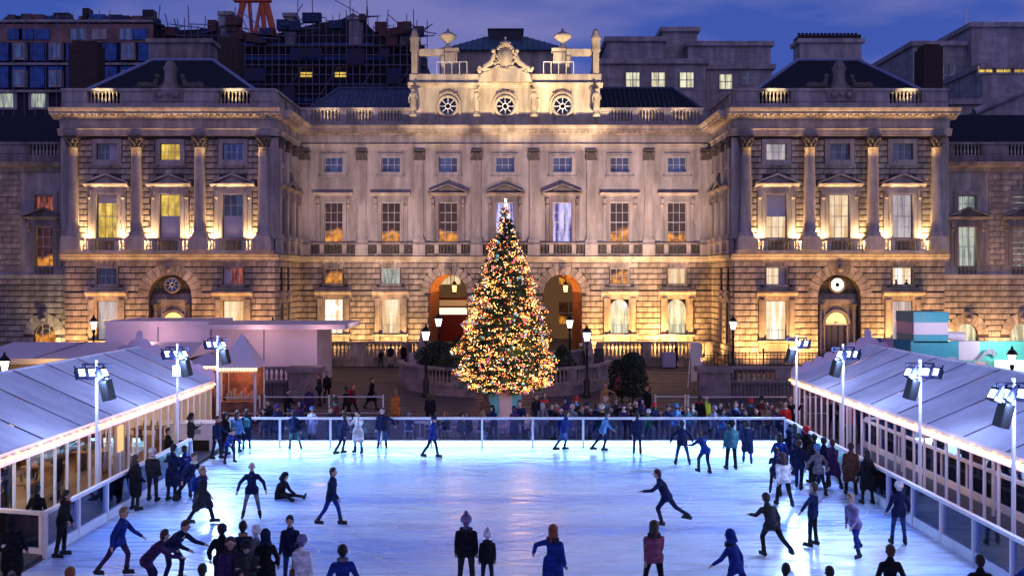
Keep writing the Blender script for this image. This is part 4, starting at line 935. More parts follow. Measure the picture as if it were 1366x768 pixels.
for px, Y, h, lab in ((568,57,4.0,'black street lamp with a white lantern in front of the left curved balustrade'),
        (585,66,3.9,'black street lamp inside the left passage arch, its lantern small and cream'),
        (760,66,3.8,'black street lamp beside the right edge of the christmas tree by the right passage arch'),
        (783,57,3.95,'unlit-looking dark street lamp in front of the right curved balustrade'),
        (978,64,3.9,'black street lamp beside the railings at the corner of the right pavilion'),
        (125,64,3.9,'black street lamp standing before the pale rusticated wall of the left pavilion'),
        (364,66,3.6,'street lamp whose lantern just shows over the white marquee roof'),
        (6,48,3.55,'warm street lamp at the far left edge above the marquee'),
        (1350,50,3.6,'street lamp in front of the glowing teal gift-box stall')):
    X, Y_, _ = P(px, Y); street_lamp((X, Y, ground_z(Y)), h, lab, .82, 8 if px in (783,) else 30)
# ============================================================ BALUSTRADES AND WALLS ON THE TERRACE
PURP = mat('terrace_stone', (.33,.27,.28), .85, col2=(.17,.13,.14), scale=1.6, bump=.4, ramp=(.3,.62))
BL = cached('bal', lambda: MB().lathe([(.1,0),(.1,.06),(.05,.1),(.1,.26),(.085,.36),(.045,.6),(.08,.7),(.1,.78)],n=7).mesh('baluster', PURP))
def curved(label, a0, a1, rx, ry, cy, z0, z1, wall=True):
    T = thing('curved_balustrade', label, 'balustrade', (CX, cy, z0)); H = z1-z0; N = 26
    def pt(a, k=0): return ((rx+k)*math.sin(a), -(ry+k)*math.cos(a))
    def ring(b, k0, k1, za, zb, A0=a0, A1=a1, N=N):
        for i in range(N):
            a, c = A0+(A1-A0)*i/N, A0+(A1-A0)*(i+1)/N
            p, q, p2, q2 = pt(a,k1), pt(c,k1), pt(a,k0), pt(c,k0)
            v = [(x,y,z) for z in (za,zb) for x,y in (p,q,q2,p2)]
            b.add(v, [(0,1,5,4),(2,3,7,6),(4,5,6,7),(3,2,1,0)] + ([(0,4,7,3)] if i == 0 else []) + ([(1,2,6,5)] if i == N-1 else []))
    hb = .86
    if wall: b = MB(); ring(b, -.3, 0, 0, H-hb-.2); part('wall', b, PURP, T)
    b = MB(); ring(b, -.36, .06, H-hb-.2, H-hb); part('plinth', b, PURP, T)
    b = MB(); ring(b, -.34, .06, H-.14, H); part('coping', b, PURP, T)
    n = int(abs(a1-a0)*rx/.27)
    for i in range(n):
        a = a0+(a1-a0)*(i+.5)/n
        if i % 9 == 0 and i:
            b = MB(); ring(b, -.3, 0, H-hb, H-.14, a-.04, a+.04, 1); part('die', b, PURP, T)
        else: x, y = pt(a, -.15); o = obj('baluster', BL, T, (x, y, H-hb)); o.scale = (1,1,.72/.78)
    return T
curved('left half of the curved stone balustrade behind the christmas tree', R(-92), R(-14), 6.5, 6.5, 63, .55, 2.15)
curved('right half of the curved stone balustrade behind the christmas tree', R(14), R(92), 6.5, 6.5, 63, .55, 2.15)
curved('far straight-looking balustrade seen over the curved one behind the tree', R(-88), R(88), 5.6, 2.2, 69.5, 1.0, 2.35, False)
def straight(label, x0, x1, y, z0, z1, wallh, dies, m=PURP, railing=False, cat='balustrade'):
    T = thing('stone_balustrade', label, cat, ((x0+x1)/2, y, z0)); c = (x0+x1)/2; H = z1-z0
    part('wall', MB().box(x0-c,x1-c,-.16,.16,0,wallh), m, T); part('coping', MB().box(x0-c-.05,x1-c+.05,-.22,.22,H-.14,H), m, T)
    part('plinth', MB().box(x0-c,x1-c,-.2,.2,wallh,wallh+.12), m, T)
    for d, w in dies: part('die', MB().box(d-w/2-c,d+w/2-c,-.19,.19,wallh+.12,H-.14), m, T)
    bm = cached(('bal', m.name), lambda: MB().lathe([(.1,0),(.1,.06),(.05,.1),(.1,.26),(.085,.36),(.045,.6),(.08,.7),(.1,.78)],n=7).mesh('baluster', m))
    x = x0+.15; sc = (H-.14-wallh-.12)/.78
    while x < x1-.1:
        if not any(abs(x-d) < w/2+.08 for d, w in dies): o = obj('baluster', bm, T, (x-c,0,wallh+.12)); o.scale = (1,1,sc)
        x += .27
    return T
CT = -.33
straight('balustrade on the terrace left of the tree, below the lit shop windows', -13.6, -4.9, 71.6, 1.0, 2.72, .5, [(-13.4,.5),(-10.6,1.1),(-7.1,.5),(-5.1,.5)], BLOCK)
straight('brightly backlit balustrade on the terrace right of the tree', 6.1, 14.2, 71.6, 1.0, 2.72, .5, [(6.3,.5),(9.6,.6),(13.9,.5)], BLOCK)
for sx in (-1, 1):      # raking parapets falling towards the passage
    T = thing('raking_parapet', f'sloping stone parapet beside the {"left" if sx<0 else "right"} edge of the passage steps', 'parapet', (CX+sx*5.6, 70, 1.0))
    part('wall', MB().add([(x,y,z) for x in (-.2,.2) for y,z in ((-2.6,0),(1.8,0),(1.8,2.4),(-2.6,.95))],[(0,1,2,3),(7,6,5,4),(0,4,5,1),(1,5,6,2),(2,6,7,3),(3,7,4,0)]), PURP, T)
    part('coping', MB().add([(x,y,z) for x in (-.28,.28) for y,z in ((-2.7,.93),(1.9,2.42),(1.9,2.56),(-2.7,1.07))],[(0,1,2,3),(7,6,5,4),(0,4,5,1),(1,5,6,2),(2,6,7,3),(3,7,4,0)]), PURP, T)
for sx in (-1, 1):
    x0, x1 = (10.9, 15.7)
    a, c = (x0, x1) if sx > 0 else (-x1, -x0)
    T = straight(('right' if sx > 0 else 'left')+' lightwell wall with a squat stone pedestal, balusters and a row of iron bars below', a, c, 57, .2, 2.25, 1.15, [(a+.5 if sx > 0 else c-.5, 1.1),(a+4.3 if sx>0 else c-4.2,.9)], PURP)
    pz = (x0+.45)*sx - (a+c)/2
    part('pedestal', MB().box(pz-.85,pz+.85,-.5,.5,0,1.75).box(pz-.7,pz+.7,-.52,.3,.3,1.5).box(pz-.98,pz+.98,-.62,.62,1.75,2.05), PURP, T)
    rb = MB()
    for i in range(22): x = -sx*1.2*0 + (-2.0+i*.2)+sx*.6; rb.tube((x,-.4,.15),(x,-.4,1.15),.02,n=4); rb.ball((x,-.4,1.18),.035,5)
    rb.tube((-2+sx*.6,-.4,1.05),(2.3+sx*.6,-.4,1.05),.022,n=4); part('iron_bars', rb, IRON, T)
# black spear railings in front of the right pavilion
def railing(label, x0, x1, y, z0, h):
    T = thing('iron_railing', label, 'railing', ((x0+x1)/2, y, z0)); w = x1-x0; bm = MB().tube((0,0,0),(0,0,h-.1),.022,n=5).lathe([(.04,h-.1),(.001,h+.05)],n=4).mesh('bar', IRON)
    part('rails', MB().box(-w/2,w/2,-.02,.02,.15,.2).box(-w/2,w/2,-.02,.02,h-.25,h-.2), IRON, T)
    n = int(w/.22)
    for i in range(n+1): obj('bar', bm, T, (-w/2+i*w/n,0,0))
    for x in (-w/2, 0, w/2): part('standard', MB().tube((x,0,0),(x,0,h+.05),.05,n=6).ball((x,0,h+.12),.09,6), IRON, T)
railing('black spear-topped railing before the bright wall of the right pavilion', 12.2, 20.3, 65.6, 1.0, 1.45)
railing('black spear-topped railing on the left, mostly hidden by the white marquee', -21.5, -12.8, 65.6, 1.0, 1.3)
# litter-bin like cabinets and boards on the terrace
for px, Y, w, h, z, c, lab in ((555,70,.95,1.05,1.0,(.5,.47,.5),'pale grey ticket cabinet on the terrace left of the tree'),(799,68,.6,1.5,1.0,(.03,.03,.04),'dark sign cabinet at the foot of the right raking parapet'),(892,70,.9,1.1,1.0,(.32,.28,.4),'lilac-grey cabinet in front of the backlit balustrade')):
    X, _, _ = P(px, Y); T = thing('cabinet', lab, 'cabinet', (X, Y, z)); part('body', MB().box(-w/2,w/2,-.25,.25,.08,h), mat('cab%d' % px, c, .6), T); part('door', MB().box(-w/2+.06,w/2-.06,-.275,-.25,.16,h-.08), mat('cabd%d' % px, tuple(x*1.15 for x in c), .5), T); part('foot', MB().box(-w/2+.05,w/2-.05,-.2,.2,0,.08), BLACK, T)
T = thing('notice_board', 'tall leaning white board on a frame beside the right lightwell pedestal', 'notice board', P(930, 60, .75)); part('board', MB().add([(-.35,0,.4),(.3,0,.4),(.22,.3,2.6),(-.3,.3,2.6)],[(0,1,2,3),(3,2,1,0)]).box(-.3,.22,.28,.33,2.55,2.62), TRIM, T)
part('leg', MB().tube((-.55,0,0),(-.3,.3,2.6),.03,n=5), TRIM, T); part('leg', MB().tube((.5,0,0),(.22,.3,2.6),.03,n=5), TRIM, T)
# crowd barriers
STEEL = mat('galvanised_steel', (.6,.55,.55), .4, .4)
def crowd_barrier(x0, x1, y, label, z=0):
    T = thing('crowd_barrier', label, 'crowd barrier', ((x0+x1)/2, y, z), 0, 'pedestrian barriers behind the spectators'); w = (x1-x0)/2
    part('frame', MB().tube((-w,0,1.65),(w,0,1.65),.03,n=6).tube((-w,0,.9),(w,0,.9),.02,n=6).tube((-w,0,0),(-w,0,1.75),.04,n=6).tube((w,0,0),(w,0,1.75),.04,n=6), STEEL, T); part('foot', MB().box(-w-.04,-w+.04,-.3,.3,0,.05).box(w-.04,w+.04,-.3,.3,0,.05), STEEL, T)
    return T
for (a, c, y, lab) in ((-13.6,-11.6,47.5,'steel barrier at the left end beside the red-lit kiosk'),(-11.4,-8.4,47.6,'steel barrier behind the left spectators and cafe chairs'),(-8.2,-5.9,47.7,'shorter steel barrier behind the photographers left of the tree'),(6.8,8.2,47.8,'steel barrier left of the hi-vis steward'),(8.3,13.0,47.6,'long steel barrier in front of the right lightwell wall')): crowd_barrier(a, c, y, lab)
# ============================================================ CHRISTMAS TREE
TX, TY = -.2, 48.5
planter = thing('tree_planter', 'teal and cream striped box planter at the foot of the christmas tree', 'planter', (TX, TY, 0))
TEAL = mat('teal_panel', (.16,.5,.46), .6, var=.06, scale=3); PINKC = mat('cream_pink_panel', (.72,.47,.38), .6, var=.06, scale=3)
part('side_panel', MB().box(-.75,-.3,-.75,.75,0,1.85).box(.3,.75,-.75,.75,0,1.85), TEAL, planter); part('front_panel', MB().box(-.3,.3,-.77,.77,0,1.85), PINKC, planter); part('base_step', MB().box(-1.5,1.5,-1.5,1.5,0,.35).box(-1.1,1.1,-1.1,1.1,.35,.6), mat('pink_step', (.5,.33,.36), .7), planter)
tree = thing('christmas_tree', 'tall christmas tree glittering with golden fairy lights and baubles', 'christmas tree', (TX, TY, 1.95)); tree.scale = (1,1,.965)
part('trunk', MB().tube((0,0,0),(0,0,8.9),.16,.03,8), mat('bark', (.07,.045,.03), .9), tree)
rg = random.Random(21); H = 9.0
def rad(z, an=0.): # crown radius at height
    t = z/H
    P_ = ((0,1.45),(.35,1.95),(1.0,2.25),(1.9,2.2),(2.9,1.98),(4.4,1.6),(6.1,1.02),(7.2,.66),(7.9,.34),(9.0,.05),(9.6,.02))
    for (a, p), (b_, q) in zip(P_, P_[1:]):
        if a <= z <= b_: return (p+(q-p)*(z-a)/(b_-a))*(.95+.07*math.sin(z*5.1+an)+.07*math.sin(5*an+2.3*z)+.05*math.sin(9*an-4*z))
    return .05
ntips = []
nv, nf = MB(), None; vs, fs = [], []; tw = MB()
for i in range(700):
    z = H*(1-math.sqrt(rg.random()))*.97+.1; a = rg.uniform(0, 2*math.pi); r = rad(z, a)*rg.uniform(.8, 1.2)
    p0 = Vector((0,0,z+r*.08)); p1 = Vector((math.cos(a)*r, math.sin(a)*r, z-r*.14+rg.uniform(-.1,.1))); ntips.append((p1, a))
    if i % 3 == 0: tw.tube(p0, p1, .035, .008, 4, False)
    d = p1-p0
    for k in range(60):
        t = rg.uniform(.25, 1.0)**.7; c = p0+d*t+Vector((rg.gauss(0,.08),rg.gauss(0,.08),rg.gauss(0,.06)))
        s = rg.uniform(.10,.20); u = Vector((rg.gauss(0,1),rg.gauss(0,1),rg.gauss(0,.6))).normalized(); w = u.orthogonal().normalized()*s*.22
        o = len(vs); vs += [c-w, c+w, c+u*s]; fs.append((o,o+1,o+2))
part('crown', MB().add(vs, fs), mat('fir_needles', (.035,.075,.03), .7, var=.5, scale=6), tree, kind='stuff'); part('branches', tw, MATS['bark'], tree, kind='stuff')
def bulbs(name, n, r, m, seed, inner=0., shape='string'):
    b = MB(); g = random.Random(seed)
    for i in range(n):
        if shape == 'string':   # strings wound round the crown in sagging loops
            z = H*(1-math.sqrt(g.random()))*1.0; lvl = round(z/.24)*.24; a = g.uniform(0,2*math.pi); z = lvl+.07*math.sin(a*5+lvl*9)+g.gauss(0,.05)
        else: z = H*(1-math.sqrt(g.random())); a = g.uniform(0,2*math.pi)
        if math.sin(a*6+z*2.7)*math.sin(z*4.6+a*3) > .28 and g.random() < min(.85, z*.5): continue
        z = max(.05, z); rr = rad(z, a)*g.uniform(.9-inner, 1.09); c = (math.cos(a)*rr, math.sin(a)*rr, z-.1*rr+.05)
        s = r*g.choice([.6,.75,.9,1.1,1.5]); x,y,zz = c
        b.add([(x-s,y,zz),(x+s,y,zz),(x,y-s,zz),(x,y+s,zz),(x,y,zz-s),(x,y,zz+s)],[(0,2,5),(2,1,5),(1,3,5),(3,0,5),(2,0,4),(1,2,4),(3,1,4),(0,3,4)])
    part(name, b, m, tree, kind='stuff')
bulbs('gold_fairy_lights', 4800, .019, mat('gold_bulb', (1,.6,.2), .5, emit=(1,.42,.07), es=6, sampling='NONE'), 1, .06)
bulbs('white_fairy_lights', 1700, .018, mat('white_bulb', (1,.8,.5), .5, emit=(1,.70,.32), es=8, sampling='NONE'), 2, .04)
bulbs('red_fairy_lights', 1700, .024, mat('red_bulb', (1,.2,.1), .5, emit=(1,.10,.03), es=4, sampling='NONE'), 3, .05)
def baubles(name, n, m, seed):
    b = MB(); g = random.Random(seed)
    for i in range(n):
        z = max(.1,H*(1-math.sqrt(g.random()))); a = g.uniform(0,2*math.pi); rr = rad(z, a)*g.uniform(.98,1.1); b.ball((math.cos(a)*rr, math.sin(a)*rr, z-.1*rr), g.uniform(.05,.085), 8)
    part(name, b, m, tree, kind='stuff')
baubles('silver_baubles', 150, mat('silver_bauble', (.75,.8,.85), .15, .9, emit=(.5,.65,.7), es=.15), 5); baubles('pink_baubles', 130, mat('pink_bauble', (.8,.25,.35), .2, .7, emit=(.8,.2,.25), es=.3), 6); baubles('teal_baubles', 80, mat('teal_bauble', (.3,.75,.75), .2, .7, emit=(.2,.6,.6), es=.35), 7)  # baubles given a faint glow of their own, though no lamps
st = MB()
for i in range(60):
    z = rg.uniform(8.0,9.3); r = max(.04,(9.35-z)*.17); a = rg.uniform(0,6.28); st.ball((math.cos(a)*r,math.sin(a)*r,z),.022,5)
part('top_lights', st, mat('top_bulb', (1,.6,.7), .5, emit=(1,.55,.45), es=9, sampling='NONE'), tree, kind='stuff')
for z, e in ((.9,55),(2.4,55),(4.2,38),(6.2,22)):
    for a in (20, 140, 260): rr = rad(z)*1.02; light('fairy_glow', 'POINT', (TX+math.cos(R(a-90))*rr*1.08, TY+math.sin(R(a-90))*rr*1.08, 1.7+z), e*.8, (1,.5,.16), .5)
# clipped dark shrubs
def shrub(label, X, Y, z, w, h, seed, dens=1500):
    T = thing('evergreen_shrub', label, 'shrub', (X, Y, z), 0); g = random.Random(seed); vs, fs = [], []
    for i in range(dens):
        t = g.random(); zz = .15*h+t*h*.85; k = math.sin(math.pi*min(1,.18+t*.8))**.6*(1+.18*math.sin(7*t+seed)); a = g.uniform(0,6.28); r = w*k*math.sqrt(g.random()); c = Vector((math.cos(a)*r, math.sin(a)*r, zz))
        u = Vector((g.gauss(0,1),g.gauss(0,1),g.gauss(0,1))).normalized(); v = u.orthogonal().normalized(); s = g.uniform(.05,.11); o = len(vs); vs += [c-u*s, c+v*s*.6, c+u*s, c-v*s*.6]; fs.append((o,o+1,o+2,o+3))
    part('crown', MB().add(vs, fs), mat('shrub_leaf', (.02,.035,.018), .7, var=.4, scale=8), T, kind='stuff'); part('trunk', MB().tube((0,0,0),(0,0,h*.6),.06,.03,6), MATS['bark'], T)
shrub('large dark bush left of the notice board, in front of the backlit balustrade', 6.6, 55, .4, .95, 2.75, 1, 2600)
shrub('smaller dark bush crowding the left side of the same mass before the backlit balustrade', 5.9, 56, .5, .6, 2.2, 2, 1300)
shrub('dark evergreen under the left passage arch beside the cream lantern', -4.3, 62.5, .8, 1.5, 2.5, 3, 3400)
shrub('dark evergreen tight against the left side of the christmas tree', -2.9, 58, .6, 1.0, 3.1, 4, 2400)
shrub('dark evergreen tight against the right side of the christmas tree', 3.1, 60, .6, .8, 2.6, 5, 1800)
# ============================================================ KIOSKS AND TENTS BEHIND
PFAB = mat('back_tent_fabric', (.70,.62,.72), .6, var=.08, scale=.6)
T = thing('white_tent', 'big white box-shaped tent with an overhanging flat roof behind the left marquee', 'tent', (-17.4, 60, .7))
part('body', MB().box(-6.3,6.1,0,5,0,3.65), PFAB, T); part('roof', MB().box(-6.3,-.2,-.15,5.1,3.65,3.95).box(-.2,7.9,-.9,5.1,3.5,3.78), PFAB, T)
b = MB()
for x in (-3.2, -.1, 3.0): b.box(x-.03,x+.03,-.03,0,0,3.6)
part('wall_seam', b, SEAM, T); 
for x, e in ((-20.5, 70), (-14.5, 75), (-10.8, 55)): light('tent_lamp', 'POINT', (x, 58.2, 3.9), e, (1,.55,.5), .3)
T = thing('low_tent', 'low lilac tent with a hipped roof at the far left beyond the marquee', 'tent', (-24.3, 56, .5))
part('roof', MB().add([(-5,-1,2.35),(7,-1,2.35),(7,5,2.35),(-5,5,2.35),(-3.8,2,3.05),(7,2,3.05)],[(0,1,5,4),(2,3,4,5),(3,0,4),(1,2,5)]), PFAB, T); part('valance', MB().box(-5,7,-1.05,-1,2.05,2.35), mat('cream_valance', (.75,.62,.45), .6), T); part('wall', MB().box(-4.8,7,-.8,4.8,0,2.1), mat('ochre_canvas', (.4,.28,.14), .7), T)
part('seam', MB().tube((-1.2,-1,2.38),(.4,2,3.08),.04,n=5), SEAM, T)
light('tent_lamp', 'POINT', (-24.5, 53.5, 2.6), 120, (1,.62,.25), .3)
def kiosk(label, X, Y, w, hz, hp, col, lampc):
    T = thing('kiosk', label, 'kiosk', (X, Y, ground_z(Y))); h = w/2
    part('roof', MB().add([(-h-.15,-h-.15,hz),(h+.15,-h-.15,hz),(h+.15,h+.15,hz),(-h-.15,h+.15,hz),(0,0,hp)],[(0,1,4),(1,2,4),(2,3,4),(3,0,4),(3,2,1,0)]), PFAB, T)
    part('counter', MB().box(-h,h,-h,-h+.4,0,.95), mat('kiosk_red', (.33,.12,.07), .6, col2=(.08,.04,.03), scale=2.2), T); part('back_wall', MB().box(-h,h,h-.08,h,0,hz), MATS['kiosk_red'], T)
    for x in (-h, h):
        for y in (-h, h): part('corner_post', MB().box(x-.05,x+.05,y-.05,y+.05,0,hz), TRIM, T)
    b = MB(); 
    for i in range(14): b.ball((-h-.1+i*(w+.2)/13,-h-.2,hz-.06),.045,6)
    part('festoon_bulbs', b, mat('bright_bulb', (1,.8,.5), .5, emit=(1,.66,.28), es=14, sampling='NONE'), T, kind='stuff'); part('fascia', MB().box(-h-.12,h+.12,-h-.17,-h-.1,hz-.22,hz), mat('kiosk_fascia', (.8,.55,.35), .6), T)
    b = MB()
    for i in range(9): x = -h+.15+i*(w-.3)/8; b.box(x-.07,x+.07,-.1,.1,.95,.95+.3+.25*((i*7)%3)/2)
    part('goods', b, mat('kiosk_goods', (.35,.45,.3), .6, col2=(.7,.15,.08), scale=3), T)
    light('kiosk_lamp', 'POINT', (X, Y-.2, ground_z(Y)+hz-.35), 40, lampc, .15)
kiosk('pointed white kiosk with a red-lit counter behind the left end of the barrier', -13.2, 50.5, 1.7, 2.6, 4.25, None, (1,.45,.2))
kiosk('second red-lit kiosk half hidden by the farthest left mast', -15.3, 52, 1.8, 2.5, 3.1, None, (1,.42,.18))
# teal gift-box stall on the right
BLUE = mat('stall_blue', (.03,.21,.32), .55, var=.06, scale=2); LILAC = mat('stall_lilac', (.52,.36,.50), .55); GRN = mat('stall_teal', (.10,.42,.40), .55)
T = thing('gift_box_stall', 'teal stall shaped like giant gift boxes with lilac ribbons behind the right marquee', 'stall', (26, 58, .6))
def BX(px0, px1, py0, py1, Y=57.5, d=.3): # box given by its outline on the stall front
    x0, x1 = (px0-680)*Y/1366-26, (px1-680)*Y/1366-26; z0, z1 = 7.2-(py1-370)*Y/1366-.6, 7.2-(py0-370)*Y/1366-.6
    return x0, x1, Y-58, Y-58+d, z0, z1
for nm, c, m in (('front_panel',(1215,1279,455,545),BLUE),('front_panel',(1307,1400,455,545),GRN),('ribbon',(1279,1307,455,545),LILAC),('box_tier',(1219,1265,446,457),BLUE),('box_tier',(1219,1265,430,446),LILAC),('box_tier',(1218.5,1265.5,416,430),BLUE)):
    part(nm, MB().box(*BX(*c, d=(2.6 if nm == 'box_tier' else .4))), m, T)
part('side_panel', MB().add([(x,y,z) for x,y in ((-4.9,2),(-3.5,-.5)) for z in (0,3.1)],[(0,2,3,1)]), BLUE, T)
part('side_ribbon', MB().add([(x,y-.03,z) for x,y in ((-4.5,1.2),(-4.1,.5)) for z in (0,3.1)],[(0,2,3,1)]), LILAC, T)
part('orange_sign', MB().box(-4.75,-3.75,-.1,-.04,1.7,2.2), mat('orange_sign', (.5,.14,.03), .5, col2=(.15,.03,.01), scale=7, ramp=(.45,.55), emit=(.6,.12,.02), es=.25), T)
part('ribbon_roll', MB().tube((-2.2+.2,-.1,3.35),(-.3,-.1,3.25),.26,n=12), LILAC, T)
bw = MB()
for i in range(14): # wavy ribbon bow in front of the wall
    t0, t1 = i/14, (i+1)/14; f = lambda t: (-2.0+3.2*t, -.7, 1.75+.38*math.sin(t*9)*(.4+t)+.3*t)
    p, q = f(t0), f(t1); bw.add([(p[0],p[1],p[2]-.16),(q[0],q[1],q[2]-.16),(q[0],q[1]-.1,q[2]+.16),(p[0],p[1]-.1,p[2]+.16)],[(0,1,2,3),(3,2,1,0)])
part('ribbon_bow', bw, mat('bow_lilac', (.6,.5,.66), .5), T)
for nm, c, m in (('small_box',(1236,1268,488,540),BLUE),('small_box',(1280,1324,482,540),mat('grey_green_box',(.13,.30,.30),.6)),('small_ribbon',(1300,1314,482.5,540),mat('salmon_ribbon',(.7,.34,.36),.6))):
    part(nm, MB().box(*BX(*c, Y=56.4, d=(1.0 if nm == 'small_box' else .9)) if nm == 'small_box' else BX(*c, Y=56.37, d=1.0)), m, T)
part('lit_panel', MB().box(*BX(1327,1400,480,545,Y=57.3,d=.1)), mat('stall_white', (.75,.85,.8), .5, emit=(.75,.95,.85), es=.45), T); part('awning', MB().box(*BX(1237,1290,484,492,Y=57.2,d=.1)), mat('stall_white', (0,0,0)), T)
light('stall_lamp', 'POINT', (27.6, 55.5, 3.9), 420, (.75,1,.85), .3); light('stall_lamp', 'POINT', (23.8, 54.8, 4.6), 330, (.8,.9,1), .3)
# ============================================================ BUILDINGS BEYOND
def slab(label, X0, X1, Y, z0, z1, d, m, wins=(), wm=None, name='distant_building', cornice=True):
    c = (X0+X1)/2; T = thing(name, label, 'building', (c, Y+d/2, z0)); h = z1-z0
    part('wall', MB().box(X0-c,X1-c,-d/2,d/2,0,h), m, T)
    if cornice: part('cornice', MB().box(X0-c-.3,X1-c+.3,-d/2-.35,d/2+.3,h,h+.5), m, T)
    for x, z, w, hh, pm in wins:
        o = part('window', MB().box(-w/2-.15,w/2+.15,-.12,0,-.15,0).box(-w/2-.12,-w/2,-.1,0,0,hh).box(w/2,w/2+.12,-.1,0,0,hh).box(-w/2-.15,w/2+.15,-.12,0,hh,hh+.15), m, T, (x-c,-d/2,z-z0))
        part('pane', MB().quad((-w/2,-.03,0),(w/2,-.03,0),(w/2,-.03,hh),(-w/2,-.03,hh)), pm, o); part('glazing_bars', MB().box(-.04,.04,-.07,-.03,0,hh).box(-w/2,w/2,-.07,-.03,hh/2-.04,hh/2+.04), BARS, o)
    return T, c
def Z(py, Y): return 7.2-(py-370)*Y/1366
def X_(px, Y): return (px-680)*Y/1366
FARST = mat('far_stone', (.38,.345,.34), .9, var=.2, scale=.5, stretch=(1,1,4), bump=.3, soot=.3)
Y = 104
ws = [(X_(px,Y), Z(117,Y), 1.35, 1.5, G_GRN) for px in (844,878,916)]
slab('grey office building with five lit windows rising behind the right half of the palace', X_(798,Y), X_(942,Y), Y, 10, Z(86,Y), 20, FARST, ws)
slab('right-hand wing of the grey office building, with its own lit window', X_(942.5,Y+3), X_(1030,Y+3), Y+3, 10, Z(93,Y+3), 14, FARST, [(X_(968,Y+3), Z(119,Y+3), 1.3, 1.5, G_GRN),(X_(997,Y+3), Z(112,Y+3), 1.2, 1.2, G_DARK)])
slab('lower set-back roof storey of the grey office building, left end', X_(810,Y+7), X_(885,Y+7), Y+7, 20, Z(56,Y+7), 10, FARST)
slab('tall central roof storey of the grey office building', X_(884,Y+8), X_(930,Y+8), Y+8, 20, Z(43,Y+8), 9, FARST)
slab('long right roof storey of the grey office building', X_(918,Y+6), X_(1028,Y+6), Y+6, 20, Z(62,Y+6), 12, FARST)
T = thing('plant_room', 'dark overhanging plant room on the grey office roof', 'plant room', (X_(852,110), 109.4, 27)); part('body', MB().box(-3,3,-.8,2,-1,1.6), BLACK, T); part('roof_slab', MB().box(-3.2,3.2,-1.2,2.1,1.6,2.2).box(-3.1,3.1,-1.0,2.1,-1.0,1.0), FARST, T)
# right group
Y = 98
for a in ((1218,1300,62,Y+10,12,'cream corner block of the building at the far right, topped by a balustrade','c'),(1296,1440,37,Y+9,10,'tall stone roof block with a flagpole at the top right','t'),(1310,1440,92,Y-2,8,'banded stone storey at the right edge with small yellow lights','b')):
    px0, px1, py, YY, d, lab, q = a
    w = [(X_(px,YY), Z(113,YY), .7, 2.0, G_DARK) for px in (1258,1272)] if q == 'c' else ([(X_(px,YY), Z(97,YY), 1.3, .6, G_YEL) for px in (1306+8,1338,1362)] if q == 'b' else ())
    T, c = slab(lab, X_(px0,YY), X_(px1,YY), YY, 8, Z(py,YY), d, FARST, w)
    if q == 't':
        part('flagpole', MB().tube((X_(1317,YY)-c,0,Z(37,YY)-8),(X_(1317,YY)-c,0,Z(-6,YY)-8),.13,.08,8), WHITE, T); part('roof_hut', MB().box(X_(1328,YY)-c,X_(1346,YY)-c,-3,1,Z(37,YY)-8,Z(27,YY)-8), FARST, T)
slab('stone range with plain walls between the right chimney and the picture edge', X_(1268,94), X_(1440,94), 94, 6, Z(140,94), 10, FARST)
T = thing('brick_chimney', 'tall dark brick chimney stack to the right of the right pavilion roof', 'chimney', (X_(1238.5,86), 86, 8)); part('stack', MB().box(-.8,.8,-1,1,0,Z(66,86)-8), BRICK, T); part('cap', MB().box(-.6,.6,-.8,.8,Z(66,86)-8,Z(62,86)-8), BRICK, T)
T = thing('gable_building', 'low building with a sloping stone gable at the right edge behind the side range', 'building', (X_(1380,84), 84, 8)); k = X_(1380,84)
part('gable', MB().poly([(X_(1300,84)-k,Z(150,84)-8),(X_(1390,84)-k,Z(112,84)-8),(X_(1480,84)-k,Z(150,84)-8)][::-1],0,5).box(-5,8,0,5,0,Z(150,84)-8), FARST, T); part('raking_cornice', MB().tube((X_(1298,84)-k,-.2,Z(150,84)-8),(X_(1390,84)-k,-.2,Z(110,84)-8),.35,n=5), FARST, T)
for i, (px, py) in enumerate(((1275,160),(1330,150))): slab(('dark slate roof behind the right side range', 'dark roof step at the right edge beyond the side range')[i], X_(px-10,80), X_(px+80,80), 80, 12, Z(py+15*i+0,80), 6, SLATE, cornice=False)
g2_ = random.Random(8)
# left group: blue-sheeted mansard building under repair
Y = 92
TARP = mat('blue_sheeting', (.02,.09,.30), .6, var=.5, scale=2, bump=.4); GLO = mat('far_dark', (.022,.018,.03), .9)
T, c = slab('old block under repair wrapped in blue sheeting at the top left', X_(-60,Y), X_(205,Y), Y, 8, Z(30,Y), 12, GLO, cornice=False)
for nm, y0, y1 in (('blue_sheeting', 59, 82), ('blue_sheeting', 90, 118)):
    for i in range(9):
        x0 = X_(-6+i*24,Y)-c; x1 = X_(-6+i*24+19,Y)-c; part(nm, MB().box(x0,x1,-6.3,-6.0,Z(y1,Y)-8,Z(y0,Y)-8), TARP, T)
        if i % 2: o = part('dormer', MB().box(-.55,.55,-.5,.1,0,1.5), FARST, T, (X_(6+i*24,Y)-c,-6.2,Z(y1,Y)-8)); part('pane', MB().box(-.38,.38,-.53,-.5,.2,1.3), G_BLUE, o)
part('brick_band', MB().box(X_(-60,Y)-c,X_(205,Y)-c,-6.2,-6,Z(58,Y)-8,Z(33,Y)-8), mat('reddish_brick', (.30,.17,.14), .9, col2=(.16,.08,.07), scale=1), T)  # reddish brick mottled with a darker tone
for px, m in ((20,TARP),(35,TARP),(56,TARP),(104,G_BLUE),(132,FARST),(168,G_BLUE),(186,TARP)): part('window', MB().box(X_(px,Y)-c-.5,X_(px+9,Y)-c+.2,-6.35,-6.2,Z(54,Y)-8,Z(40,Y)-8), m, T)
